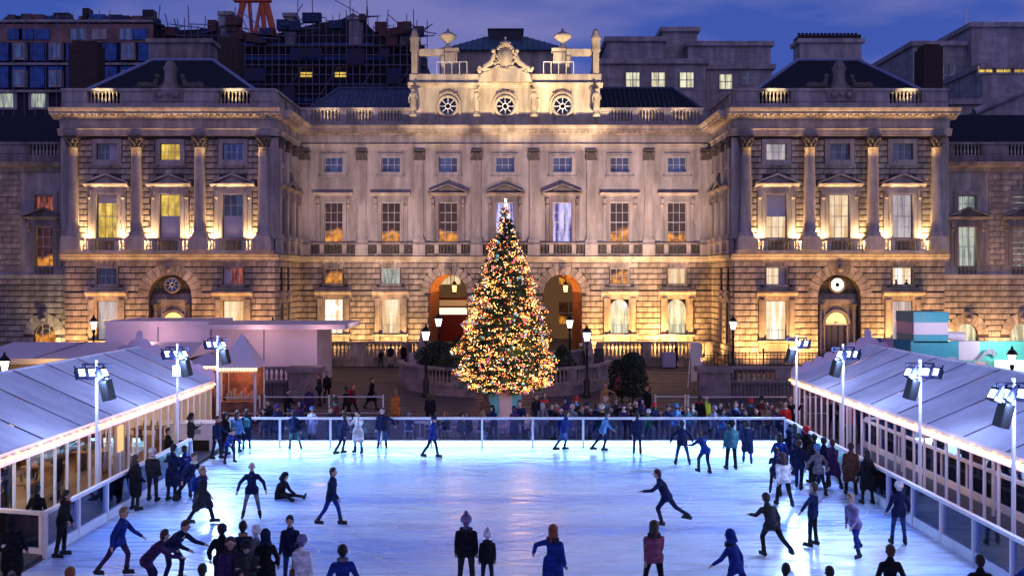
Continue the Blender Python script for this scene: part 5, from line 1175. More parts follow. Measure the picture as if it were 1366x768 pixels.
part('parapet_rail', MB().box(X_(-60,Y)-c,X_(205,Y)-c,-6.4,-6.1,Z(31,Y)-8,Z(28,Y)-8).box(X_(-60,Y)-c,X_(205,Y)-c,-6.4,-6.1,Z(88,Y)-8,Z(85,Y)-8).box(X_(-60,Y)-c,X_(205,Y)-c,-6.4,-6.1,Z(124,Y)-8,Z(121,Y)-8), FARST, T)
for px in (10, 52): o = part('window', MB().box(-.9,.9,-.1,0,-.1,1.5), FARST, T, (X_(px,Y)-c,-6,Z(145,Y)-8)); part('pane', MB().box(-.6,.6,-.14,-.1,.1,1.3), G_COOL, o)
rc = MB()
for i in range(46):
    x = g2_.uniform(X_(-10,Y)-c, X_(203,Y)-c); yq = g2_.uniform(-5.8,-4.6); rc.box(x-g2_.uniform(.1,.8), x+g2_.uniform(.1,.8), yq, yq+g2_.uniform(.5,1), Z(32,Y)-8, Z(32,Y)-8+g2_.uniform(.1,1.1))
part('roof_clutter', rc, mat('roof_clutter', (.16,.09,.08), .9, col2=(.03,.04,.08), scale=.5, ramp=(.45,.55)), T, kind='stuff')
for px, w, h in ((62,.5,1.2),(75,.7,1.6),(108,.3,2.2),(122,.8,1.4),(150,.7,.9),(192,.5,2.0)): part('roof_plant', MB().box(X_(px,Y)-c-w,X_(px,Y)-c+w,-5,-4,Z(30,Y)-8,Z(30,Y)-8+h*.7), (BLACK, GLO, TARP)[px % 3], T)
# dark scaffolded building behind the left centre
Y = 96; T, c = slab('dark building wrapped in scaffolding behind the left half of the palace', X_(205,Y), X_(560,Y), Y, 8, Z(62,Y), 14, GLO, cornice=False)
prof = [(205,62),(205,40),(300,36),(330,42),(352,48),(380,40),(420,30),(455,24),(470,16),(480,22),(500,42),(520,48),(556,44),(556,62)]
part('roof', MB().poly([(X_(a,Y)-c, Z(p,Y)-8) for a, p in prof],-6.5,5), GLO, T)
for i, (px, w, py) in enumerate(((303,14,18),(388,12,20),(475,17,24),(545,22,42))): part('chimney', MB().box(X_(px-w/2,Y)-c,X_(px+w/2,Y)-c,-7.6,-6.2,Z(68,Y)-8,Z(py+5,Y)-8).box(X_(px-w/2-3,Y)-c,X_(px+w/2+3,Y)-c,-7.8,-6,Z(py+5,Y)-8,Z(py,Y)-8), FARST, T)
part('lit_floor', MB().box(X_(401,Y)-c,X_(417,Y)-c,-7.1,-7,Z(103,Y)-8,Z(97,Y)-8).box(X_(447,Y)-c,X_(462,Y)-c,-7.1,-7,Z(103,Y)-8,Z(97,Y)-8), G_YEL, T)
for py in (58, 76, 112, 131): part('blue_sheeting', MB().box(X_(210+py,Y)-c,X_(440+py,Y)-c,-7.15,-7.0,Z(py+5,Y)-8,Z(py,Y)-8), TARP, T)
Y = 94; TS = thing('scaffolding', 'steel scaffolding bristling over the dark building at the top left', 'scaffolding', (X_(400,Y), Y, 8)); c = X_(400,Y); g2 = random.Random(4)
def prz(px):
    for (a, p), (a2, p2) in zip(prof[1:-1], prof[2:]):
        if a <= px <= a2: return p+(p2-p)*(px-a)/max(1,a2-a)
    return 45
SCF = mat('scaffold_tube', (.16,.15,.24), .5, .5)
k = 0
for px in range(210, 574, 9):
    top = prz(px)-g2.choice([3,5,6,14,22]) if px < 557 else g2.choice([28,40,55]); part('upright', MB().tube((X_(px,Y)-c,0,0),(X_(px,Y)-c,0,Z(top,Y)-8),.045,n=4), SCF, TS)
for py in range(48, 190, 13): part('ledger', MB().tube((X_(208,Y)-c,-.1,Z(py,Y)-8),(X_(570,Y)-c,-.1,Z(py,Y)-8),.05,n=4), SCF, TS)
for py in (61, 87, 113, 139): part('scaffold_board', MB().box(X_(210,Y)-c,X_(566,Y)-c,0,1.0,Z(py+2,Y)-8,Z(py,Y)-8), mat('board_brown', (.09,.05,.05), .9), TS)
for i in range(7): px = 230+i*48; part('brace', MB().tube((X_(px,Y)-c,-.15,Z(135,Y)-8),(X_(px+30,Y)-c,-.15,Z(90,Y)-8),.04,n=4), SCF, TS)
for px in range(0, 205, 13): part('upright', MB().tube((X_(px,Y)-c,-8.5,6),(X_(px,Y)-c,-8.5,Z(g2.choice([14,20,24,27]),Y-8.5)-8),.03,n=4), SCF, TS)
cl = MB(); rc = MB()
for i in range(70):      # poles, planks and sacks left at odd angles over the roofs
    px = g2.uniform(208, 560); py = prz(px)+g2.uniform(-8, 10); x, z = X_(px,Y)-c, Z(py,Y)-8; L_ = g2.uniform(.8, 3.2); a = g2.choice([0,0,math.pi/2,g2.uniform(0,3)])
    cl.tube((x,g2.uniform(-1,1),z),(x+L_*math.cos(a),g2.uniform(-1,1),z+L_*math.sin(a)),.05,n=4)
    if i % 3 == 0: yq = g2.uniform(-.9,.1); rc.box(x-g2.uniform(.2,.9),x+g2.uniform(.2,.9),yq,yq+g2.uniform(.6,1),z-.4,z+g2.uniform(.1,.7))
part('loose_pole', cl, SCF, TS, kind='stuff'); part('stacked_material', rc, mat('stacked', (.10,.045,.04), .9, col2=(.02,.04,.10), scale=.3, ramp=(.48,.52)), TS, kind='stuff')
for i in range(16):
    px = g2.uniform(215, 530); py = g2.choice([66,92,118,144]); part('debris_net', MB().box(X_(px,Y)-c,X_(px+g2.uniform(14,46),Y)-c,-.25-.03*i,-.24-.03*i,Z(py+g2.uniform(12,22),Y)-8,Z(py,Y)-8), mat('debris_net', (.015,.03,.10), .9, col2=(.05,.03,.04), scale=.4), TS)
for i, (px0, px1, py, YY) in enumerate(((97,135,62,84),(293,322,58,84))):
    T = thing('brick_chimney', ('wide dark brick chimney before the blue sheeting, left of the left pavilion roof', 'dark brick chimney just right of the left pavilion roof')[i], 'chimney', (X_((px0+px1)/2,YY), YY, 14)); w = (px1-px0)*YY/1366/2
    part('stack', MB().box(-w,w,-.8,.8,0,Z(py,YY)-14), BRICK, T); part('cap', MB().box(-w*.8,w*.8,-.6,.6,Z(py,YY)-14,Z(py-5,YY)-14), BRICK, T)
# orange crane base beyond
Y = 120; T = thing('crane', 'orange lattice crane base poking above the left roofs', 'crane', (X_(338,Y), Y, 24)); OR = mat('crane_orange', (.55,.09,.025), .5)
for x0, x1, w in ((-2.75,-.55,.24),(2.75,.75,.24),(-1.3,-.75,.18),(1.2,.55,.18),(-1.0,.6,.14),(.35,-.3,.14)):
    part('leg', MB().tube((x0,0,2),(x1,0,Z(-4,Y)-24),w,n=6), OR, T)
part('head', MB().box(-1.3,1.2,-.4,.4,Z(3,Y)-24,Z(-8,Y)-24), OR, T); part('crossbeam', MB().tube((-2.1,0,7.2),(2.1,0,7.2),.14,n=5).tube((-1.5,0,7.2),(0,0,9),.1,n=5).tube((1.5,0,7.2),(0,0,9),.1,n=5), OR, T)
T.scale = (1.75,1,1)
# red bus and street glimpsed through the arches
T = thing('double_decker_bus', 'red double-decker bus glimpsed through the left arch', 'bus', (-7.5, 93, 1.0)); BR = mat('bus_red', (.22,.012,.01), .35)
part('body', MB().box(-5,5,0,2.4,.4,4.4), BR, T); part('lower_windows', MB().box(-1.5,4.6,-.03,0,2.85,3.45), mat('bus_lit', (1,.9,.7), .3, emit=(1,.85,.6), es=1.3), T); part('upper_windows', MB().box(-4.8,4.8,-.03,0,3.62,4.15), mat('bus_dim', (.4,.25,.12), .3, emit=(.6,.35,.14), es=.5), T)
for x in (-3.2, 3.2): o = part('wheel', MB().lathe([(.45,-.1),(.5,0),(.45,.1)],n=14), BLACK, T, (x,-.05,.5)); o.rotation_euler[0] = R(90)
T, c = slab('shopfront across the street seen through the arches', -20, 20, 104, 0, 12, 4, mat('street_wall', (.2,.13,.09), .8, emit=(.6,.3,.1), es=.12), [(x, z, 2.0, 2.2, G_AMB if i % 2 else G_CRM) for i, x in enumerate(range(-14,15,4)) for z in (2.5, 6.5)], name='street_building')  # wall given a faint orange glow in place of street light
light('street_glow', 'POINT', (0, 91, 7), 420, (1,.6,.3), .5)
# ============================================================ PEOPLE
def chain(b, pts, rs, n=8):
    for (p, q, r0, r1) in zip(pts, pts[1:], rs, rs[1:]):
        b.tube(p, q, r0, r1, n)
    for p, r in zip(pts, rs): b.ball(p, r*1.005, 8)
def remesh(b, vox, name, smooth=3):
    me = b.mesh(name); o = bpy.data.objects.new(name, me); C.objects.link(o)
    m = o.modifiers.new('r', 'REMESH'); m.mode = 'VOXEL'; m.voxel_size = vox; m.use_smooth_shade = True
    if smooth: s = o.modifiers.new('s', 'SMOOTH'); s.iterations = smooth; s.factor = .5
    dg = bpy.context.evaluated_depsgraph_get(); dg.update(); ev = o.evaluated_get(dg); r = bpy.data.meshes.new_from_object(ev); r.name = name
    bpy.data.objects.remove(o); bpy.data.meshes.remove(me); r.polygons.foreach_set('use_smooth', [True]*len(r.polygons)); return r
def join(me, b, name):
    bm = bmesh.new(); bm.from_mesh(me); t = b.mesh('t'); bm.from_mesh(t); bm.to_mesh(me); bm.free(); bpy.data.meshes.remove(t); me.polygons.foreach_set('use_smooth', [True]*len(me.polygons)); return me
def dirv(f, s):  # f forward angle from straight down, s sideways
    f, s = R(f), R(s); return Vector((math.sin(s), -math.sin(f)*math.cos(s), -math.cos(f)*math.cos(s)))
POSES = dict(
 stand =dict(L=(2,4,2), Rr=(-2,-4,2), al=(4,8,12), ar=(4,-8,12)),
 phone =dict(L=(0,4,2), Rr=(0,-4,4), al=(25,6,95), ar=(25,-6,95), head=15),
 pockets=dict(L=(4,6,6), Rr=(-4,-6,2), al=(-12,22,50), ar=(-12,-22,50)),
 lean  =dict(L=(2,5,4), Rr=(-4,-5,2), al=(35,10,70), ar=(35,-10,70), lean=18, head=10),
 walk  =dict(L=(24,3,12), Rr=(-18,-3,14), al=(-18,6,15), ar=(20,-6,20), lean=4),
 skate =dict(L=(22,6,34), Rr=(-26,-12,12), al=(28,18,25), ar=(-22,-22,20), lean=16),
 wide  =dict(L=(4,12,8), Rr=(0,-14,8), al=(5,42,12), ar=(5,-42,12), lean=6),
 push  =dict(L=(30,3,48), Rr=(-34,-10,24), al=(40,10,40), ar=(-30,-12,30), lean=26),
 reach =dict(L=(2,5,4), Rr=(-2,-6,4), al=(12,64,12), ar=(4,-10,18)),
 reach2=dict(L=(6,6,8), Rr=(-4,-6,4), al=(6,12,20), ar=(22,-66,14), lean=8),
 photo =dict(L=(2,5,2), Rr=(-2,-5,2), al=(62,10,78), ar=(62,-10,78)),
 talk  =dict(L=(6,5,8), Rr=(-6,-6,4), al=(18,12,60), ar=(4,-10,22), lean=3, head=8),
 bent  =dict(L=(34,8,44), Rr=(14,-8,30), al=(48,14,30), ar=(44,-20,34), lean=46, head=-10),
 sit   =dict(L=(80,8,86), Rr=(78,-8,84), al=(34,8,58), ar=(34,-8,58), lean=8, head=8),
 onice =dict(L=(94,14,6), Rr=(104,-12,34), al=(24,14,40), ar=(-10,-16,10), lean=12, head=20),
)
def body(pose, coat, w=1.0):
    """returns meshes for body, coat, trousers and skates of one pose; the figure faces -y"""
    q = POSES[pose]; lean = R(q.get('lean', 0)); hip = Vector((0, 0, .93))
    M = Matrix.Rotation(lean, 3, 'X')      # leaning towards -y
    def up(v): return hip + M @ Vector(v)
    neck = up((0, 0, .52)); hl = R(q.get('head', 0)); head = neck + (Matrix.Rotation(lean*.6+hl, 3, 'X') @ Vector((0, -.01, .175)))
    legs = {}
    for s, k in ((1, 'L'), (-1, 'Rr')):
        f, sd, kb = q[k]; h = hip + Vector((s*.095, 0, -.02)); kn = h + dirv(f, sd)*.43; an = kn + dirv(f-kb, sd*.8)*.41
        fd = Vector((0, -1, 0)) if f < 60 else Vector((0, -.35, .9)) if kb < 40 else Vector((0,-1,0)); toe = an + fd*.15 + Vector((s*.02, 0, -.045)); heel = an - fd*.06 + Vector((0,0,-.05)); legs[s] = (h, kn, an, toe, heel)
    arms = {}
    for s, k in ((1, 'al'), (-1, 'ar')):
        f, sd, eb = q[k]; sh = up((s*.172*w, 0, .415)); el = sh + dirv(f, sd)*.29; fa = dirv(f+eb, sd*.35); wr = el + fa*.25; arms[s] = (sh, el, wr, fa)
    low = hip.z-.11 if pose == 'onice' else min(min(l_[2].z-.13, l_[1].z-.07, l_[0].z-.1) for l_ in legs.values()); dz = Vector((0, 0, -low))
    if pose == 'sit': dz = Vector((0,0,-(min(l_[2].z for l_ in legs.values())-.13)))
    S = lambda v: tuple(v+dz)
    # body, one surface
    b = MB(); b.ball(S(head+Vector((0,.01,.02))), .105, 12, 1.18, .86, .98); b.ball(S(head+Vector((0,-.035,-.06))), .062, 8, 1.0); b.tube(S(neck+Vector((0,0,-.04))), S(head), .055, .055, 8)
    chain(b, [S(up((0,0,.0))), S(up((0,0,.2))), S(up((0,0,.4))), S(neck)], [.12*w,.105*w,.12*w,.055])
    for s in (1,-1):
        h, kn, an, toe, heel = legs[s]; chain(b, [S(hip), S(h), S(kn), S(an)], [.1,.075,.05,.038]); chain(b, [S(heel), S(toe)], [.035,.032])
        sh, el, wr, fa = arms[s]; chain(b, [S(up((0,0,.4))), S(sh), S(el), S(wr)], [.08,.05,.038,.028]); hd = wr+fa*.07; chain(b, [S(wr), S(hd)], [.028,.036])
    bm = remesh(b, .022, 'person', 2)
    d = MB(); d.tube(S(head+Vector((0,-.085,.01))), S(head+Vector((0,-.122,-.022))), .012, .018, 6)
    for s in (1,-1):
        d.ball(S(head+Vector((s*.1,.01,-.01))), .028, 6, 1.2, .5)
        sh, el, wr, fa = arms[s]; hd = wr+fa*.08; sd = fa.cross(Vector((0,0,1)) if abs(fa.z) < .8 else Vector((0,1,0))).normalized(); nn = fa.cross(sd)
        for i in range(4):
            o = hd+sd*(-.027+.018*i); ln = (.04,.048,.045,.035)[i]; m_ = o+fa*ln+nn*.008; d.tube(S(o), S(m_), .0095, .0085, 5); d.tube(S(m_), S(m_+fa*ln*.6+nn*.022), .0085, .006, 5)
        o = wr+fa*.035+sd*.03*s; d.tube(S(o), S(o+fa*.035+sd*.03*s), .011, .008, 5)
    bm = join(bm, d, 'person')
    # coat
    b = MB(); T0 = up((0,0,-.06)); chain(b, [S(up((0,0,-.04))), S(up((0,0,.18))), S(up((0,.0,.32)))], [.16*w,.138*w,.145*w], 12); b.tube(S(up((0,.0,.33))), S(neck+Vector((0,0,.03))), .155*w, .068, 12); b.ball(S(neck+Vector((0,.01,.0))),.085,10)
    for s in (1,-1):
        sh, el, wr, fa = arms[s]; chain(b, [S(up((0,0,.37))), S(sh+Vector((0,0,-.015))), S(el), S(wr-fa*.01)], [.115,.076,.06,.048])
        h, kn, an, toe, heel = legs[s]
        if coat == 'short': chain(b, [S(h), S(h+(kn-h)*.22)], [.13,.115])
        else: chain(b, [S(h), S(h+(kn-h)*.55), S(kn)], [.14,.14,.125])
    if coat == 'long':
        for t in (.25,.5,.8): a, c = legs[1], legs[-1]; chain(b, [S(a[0]+(a[1]-a[0])*t), S(c[0]+(c[1]-c[0])*t)], [.135,.135])
    cm = remesh(b, .026, 'coat', 2)
    b = MB()
    for s in (1,-1): h, kn, an, toe, heel = legs[s]; chain(b, [S(hip), S(h), S(kn), S(an+Vector((0,0,.01)))], [.125,.1,.068,.052])
    tm = remesh(b, .024, 'trousers', 2)
    bts = []
    for s in (1,-1):
        b = MB()
        h, kn, an, toe, heel = legs[s]; fwd = (toe-heel).normalized(); chain(b, [S(an+(kn-an)*.28), S(an)], [.062,.056], 7); chain(b, [S(heel), S(toe)], [.048,.042], 7)
        p, r_ = S(heel-fwd*.03+Vector((0,0,-.075))), S(toe+fwd*.05+Vector((0,0,-.075))); x = s*.0
        b.add([(p[0]-.006,p[1],p[2]),(p[0]+.006,p[1],p[2]),(r_[0]+.006,r_[1],r_[2]),(r_[0]-.006,r_[1],r_[2]),(p[0]-.006,p[1],p[2]+.05),(p[0]+.006,p[1],p[2]+.05),(r_[0]+.006,r_[1],r_[2]+.05),(r_[0]-.006,r_[1],r_[2]+.05)],[(0,3,2,1),(4,5,6,7),(0,1,5,4),(1,2,6,5),(2,3,7,6),(3,0,4,7)])
        bts.append(b.mesh('skate'))
    for me in (bm, cm, tm, *bts): me.materials.append(None)
    HP = [S(arms[q_][2]+arms[q_][3]*.1) for q_ in (1,-1)]
    return dict(hand=(Vector(HP[0])+Vector(HP[1]))*.5, person=bm, coat=cm, trousers=tm, boots=bts, head=Vector(S(head)), tilt=lean*.6+hl)
def headgear(kind):
    b = MB()
    if kind == 'hair': b.ball((0,.018,.035),.118,12,1.1,.9,1.0); b.ball((0,.05,-.02),.09,10,1.1,.95,.8)
    elif kind == 'long': b.ball((0,.02,.035),.12,12,1.1,.92,1.0); b.tube((0,.05,.0),(0,.085,-.22),.1,.07,10); b.ball((0,.085,-.22),.07,8); b.tube((.07,.0,0),(.08,-.01,-.2),.04,.03,7); b.tube((-.07,.0,0),(-.08,-.01,-.2),.04,.03,7)
    elif kind == 'beanie': b.lathe([(.115,.02),(.122,.06),(.112,.11),(.07,.16),(.01,.175)],0,.01,14); b.lathe([(.118,.0),(.127,.01),(.127,.055),(.118,.06)],0,.01,14); b.ball((0,.05,-.04),.08,8)
    elif kind == 'bobble': b.lathe([(.115,.02),(.122,.06),(.112,.12),(.07,.17),(.01,.185)],0,.01,14); b.lathe([(.118,.0),(.128,.01),(.128,.055),(.118,.06)],0,.01,14); b.ball((0,.01,.215),.048,10); b.ball((0,.05,-.04),.08,8)
    elif kind == 'hood': b.ball((0,.03,.02),.135,12,1.12,.95,1.0); b.tube((0,.05,-.03),(0,.07,-.17),.12,.13,10)
    elif kind == 'bald': b.ball((0,.03,.015),.107,10,1.08,.95,.9)
    if kind == 'hair' or kind == 'long':   # cut away the face: push front vertices back
        b.v = [(x, max(y, -.055) if z > .045 else max(y, -.0), z) for x, y, z in b.v]
    if kind in ('beanie','bobble','bald'): b.v = [(x, max(y, .0) if z < 0 else y, z) for x, y, z in b.v]
    if kind == 'hood': b.v = [(x, max(y, -.06), z) for x, y, z in b.v]
    me = b.mesh(kind if kind != 'long' else 'hair'); me.materials.append(None); return me
PC, HG = {}, {}
SKIN = [mat('skin_%s' % k, c, .6) for k, c in (('light',(.5,.30,.23)),('mid',(.34,.18,.12)),('dark',(.12,.06,.04)))]
EYE = mat('eye', (.02,.015,.015), .3)
COL = dict(black=(.012,.012,.016), navy=(.012,.018,.06), blue=(.015,.035,.20), sky=(.10,.24,.46), white=(.7,.7,.72), grey=(.16,.16,.18), brown=(.11,.055,.035), tan=(.35,.2,.1), red=(.45,.03,.03), green=(.03,.25,.08), teal=(.05,.16,.18), purple=(.05,.025,.09), lilac=(.20,.16,.30), jeans=(.03,.05,.14), pink=(.22,.07,.11), yellow=(.55,.65,.05), orange=(.5,.18,.04), darkred=(.10,.015,.02), charcoal=(.03,.03,.035), cream=(.55,.48,.38), denim=(.04,.10,.28))
def cmat(c): return mat('cloth_'+c, COL[c], .92, spec=.12, var=.45, scale=5, bump=1.0, stretch=(1,1,1.7))
def hmat(c): return mat('hair_'+c, dict(black=(.012,.01,.01), brown=(.05,.025,.015), fair=(.25,.15,.07), red=(.25,.06,.02), grey=(.25,.25,.25), white=(.6,.6,.62))[c], .7, var=.3, scale=30)
FACEM = {}
def person(px, yf, pose, face, coat, cc, tc, hd, hc, label, size=1.0, Y=None, zg=None, skin=0, group=None, extra=None, skates=True):
    """px: column of the feet; yf: row of the feet on the ice (or Y: metres away)"""
    if Y is None: Y = 7.2*1366/(yf-370)
    z = zg if zg is not None else ground_z(Y) if Y > 43.6 else 0.0
    X = (px-680)*Y/1366; k = (pose, coat)
    if k not in PC: PC[k] = body(pose, coat)
    if hd not in HG: HG[hd] = headgear(hd)
    m = PC[k]; root = bpy.data.objects.new('person', m['person']); C.objects.link(root); root.location = (X, Y, z+.004); root.rotation_euler = (0,0,R(face)); root.scale = (size*.94,)*3
    tag(root, label, 'person', group); root.material_slots[0].link = 'OBJECT'; root.material_slots[0].material = SKIN[skin]
    def kid(nm, me, mt, loc=None, rx=0):
        o = bpy.data.objects.new(nm, me); C.objects.link(o); o.parent = root
        if loc is not None: o.location = loc
        if rx: o.rotation_euler = (rx,0,0)
        o.material_slots[0].link = 'OBJECT'; o.material_slots[0].material = mt; return o
    prg = random.Random(int(px*7+Y*31)); root.rotation_euler[0] = R(prg.uniform(-3,3)) if Y < 60 and pose != 'sit' else 0
    wd = prg.uniform(.9,1.12); root.scale = (size*.94*wd, size*.94*prg.uniform(.95,1.15), size*.94)
    if not extra and pose not in ('bent','push','onice') and prg.random() < .38: extra = 'scarf:'+prg.choice(['cream','red','grey','sky','tan','darkred','teal'])
    if prg.random() < .14 and px != 1198 and pose in ('stand','walk','pockets','talk'):
        if 'pack' not in HG: me = MB().lathe([(.13,1.0),(.15,1.08),(.15,1.3),(.1,1.4),(.02,1.42)],0,.2,10,sy=.55).box(-.12,-.08,-.13,.12,1.1,1.44).box(.08,.12,-.13,.12,1.1,1.44).mesh('backpack'); me.materials.append(None); HG['pack'] = me
        o = bpy.data.objects.new('backpack', HG['pack']); C.objects.link(o); o.parent = root; o.location = (0,0,.02); o.material_slots[0].link = 'OBJECT'; o.material_slots[0].material = cmat(prg.choice(['charcoal','red','teal','tan','blue']))
    kid('coat', m['coat'], cmat(cc)); kid('trousers', m['trousers'], cmat(tc)); [kid('skate' if skates and Y < 43.6 else 'shoe', q_, cmat('charcoal')) for q_ in m['boots']]
    if hd in ('hair','long','bald'): kid('hair', HG[hd], hmat(hc) if hd != 'bald' else SKIN[skin], m['head'], m['tilt'])
    else: kid('hood' if hd == 'hood' else 'hat', HG[hd], cmat(hc), m['head'], m['tilt'])
    if 'face' not in HG:
        b = MB(); 
        for s in (1,-1): b.ball((s*.034,-.098,.012),.011,6); b.box(s*.034-.018,s*.034+.018,-.104,-.094,.034,.042)
        b.box(-.022,.022,-.107,-.09,-.055,-.048); me = b.mesh('eyes_and_mouth'); me.materials.append(EYE); HG['face'] = me
    o = bpy.data.objects.new('face_features', HG['face']); C.objects.link(o); o.parent = root; o.location = m['head']; o.rotation_euler = (m['tilt'],0,0)
    if Y < 34 and hd in ('bobble','hood','long') and pose not in ('bent','push','onice'):
        if 'fur' not in HG:
            b = MB(); q_ = random.Random(2)
            for i in range(46): a = q_.uniform(0, 6.283); b.ball((math.cos(a)*.115, .02+math.sin(a)*.1, q_.uniform(-.02,.035)), q_.uniform(.025,.045), 5)
            me = b.mesh('fur_collar'); me.materials.append(None); HG['fur'] = me
        kid('fur_collar', HG['fur'], cmat('charcoal'), m['head']+Vector((0,.01,-.205)))
    if pose in ('phone','photo') and prg.random() < .75:
        if 'phone' not in HG: me = MB().box(-.038,.038,-.006,.006,-.075,.075).mesh('phone'); me.materials.append(BLACK); HG['phone'] = me; ms = MB().box(-.034,.034,.0065,.008,-.07,.07).mesh('screen'); ms.materials.append(mat('phone_screen', (.8,.85,1), .3, emit=(.75,.85,1), es=3)); HG['screen'] = ms
        q = bpy.data.objects.new('phone', HG['phone']); C.objects.link(q); q.parent = root; q.location = m['hand']+Vector((0,-.02,.05)); q.rotation_euler = (R(-25),0,0); q2 = bpy.data.objects.new('screen', HG['screen']); C.objects.link(q2); q2.parent = q
    if extra == 'scarf' or (extra and extra.startswith('scarf')):
        if 'scarf' not in HG: me = MB().lathe([(.07,-.02),(.11,-.01),(.12,.03),(.1,.065),(.07,.07)],0,0,12).mesh('scarf'); me.materials.append(None); HG['scarf'] = me
        kid('scarf', HG['scarf'], cmat(extra.split(':')[1]), m['head']+Vector((0,.01,-.2)))
    if extra == 'bag':
        if 'bag' not in HG: me = MB().box(-.06,.06,-.14,.14,-.1,.12).tube((0,-.1,.12),(0,0,.5),.012,n=5).tube((0,.1,.12),(0,0,.5),.012,n=5).mesh('shoulder_bag'); me.materials.append(None); HG['bag'] = me
        kid('shoulder_bag', HG['bag'], cmat('brown'), (.2,0,.95))
    if extra == 'skirt':
        if 'skirt' not in HG: me = MB().lathe([(.17,.95),(.2,.75),(.22,.5)],n=14).mesh('skirt'); me.materials.append(None); HG['skirt'] = me
        kid('skirt', HG['skirt'], mat('leopard_print', (.42,.3,.25), .8, col2=(.04,.02,.02), scale=22, ramp=(.45,.55)))
    if extra == 'vest':
        if 'vest' not in HG: me = MB().lathe([(.19,.95),(.185,1.15),(.19,1.35),(.12,1.44)],n=14,sy=.8).mesh('hi_vis_vest'); me.materials.append(None); HG['vest'] = me
        kid('hi_vis_vest', HG['vest'], mat('hi_vis', (.55,.8,.05), .6, emit=(.5,.8,.05), es=.08))
    return root
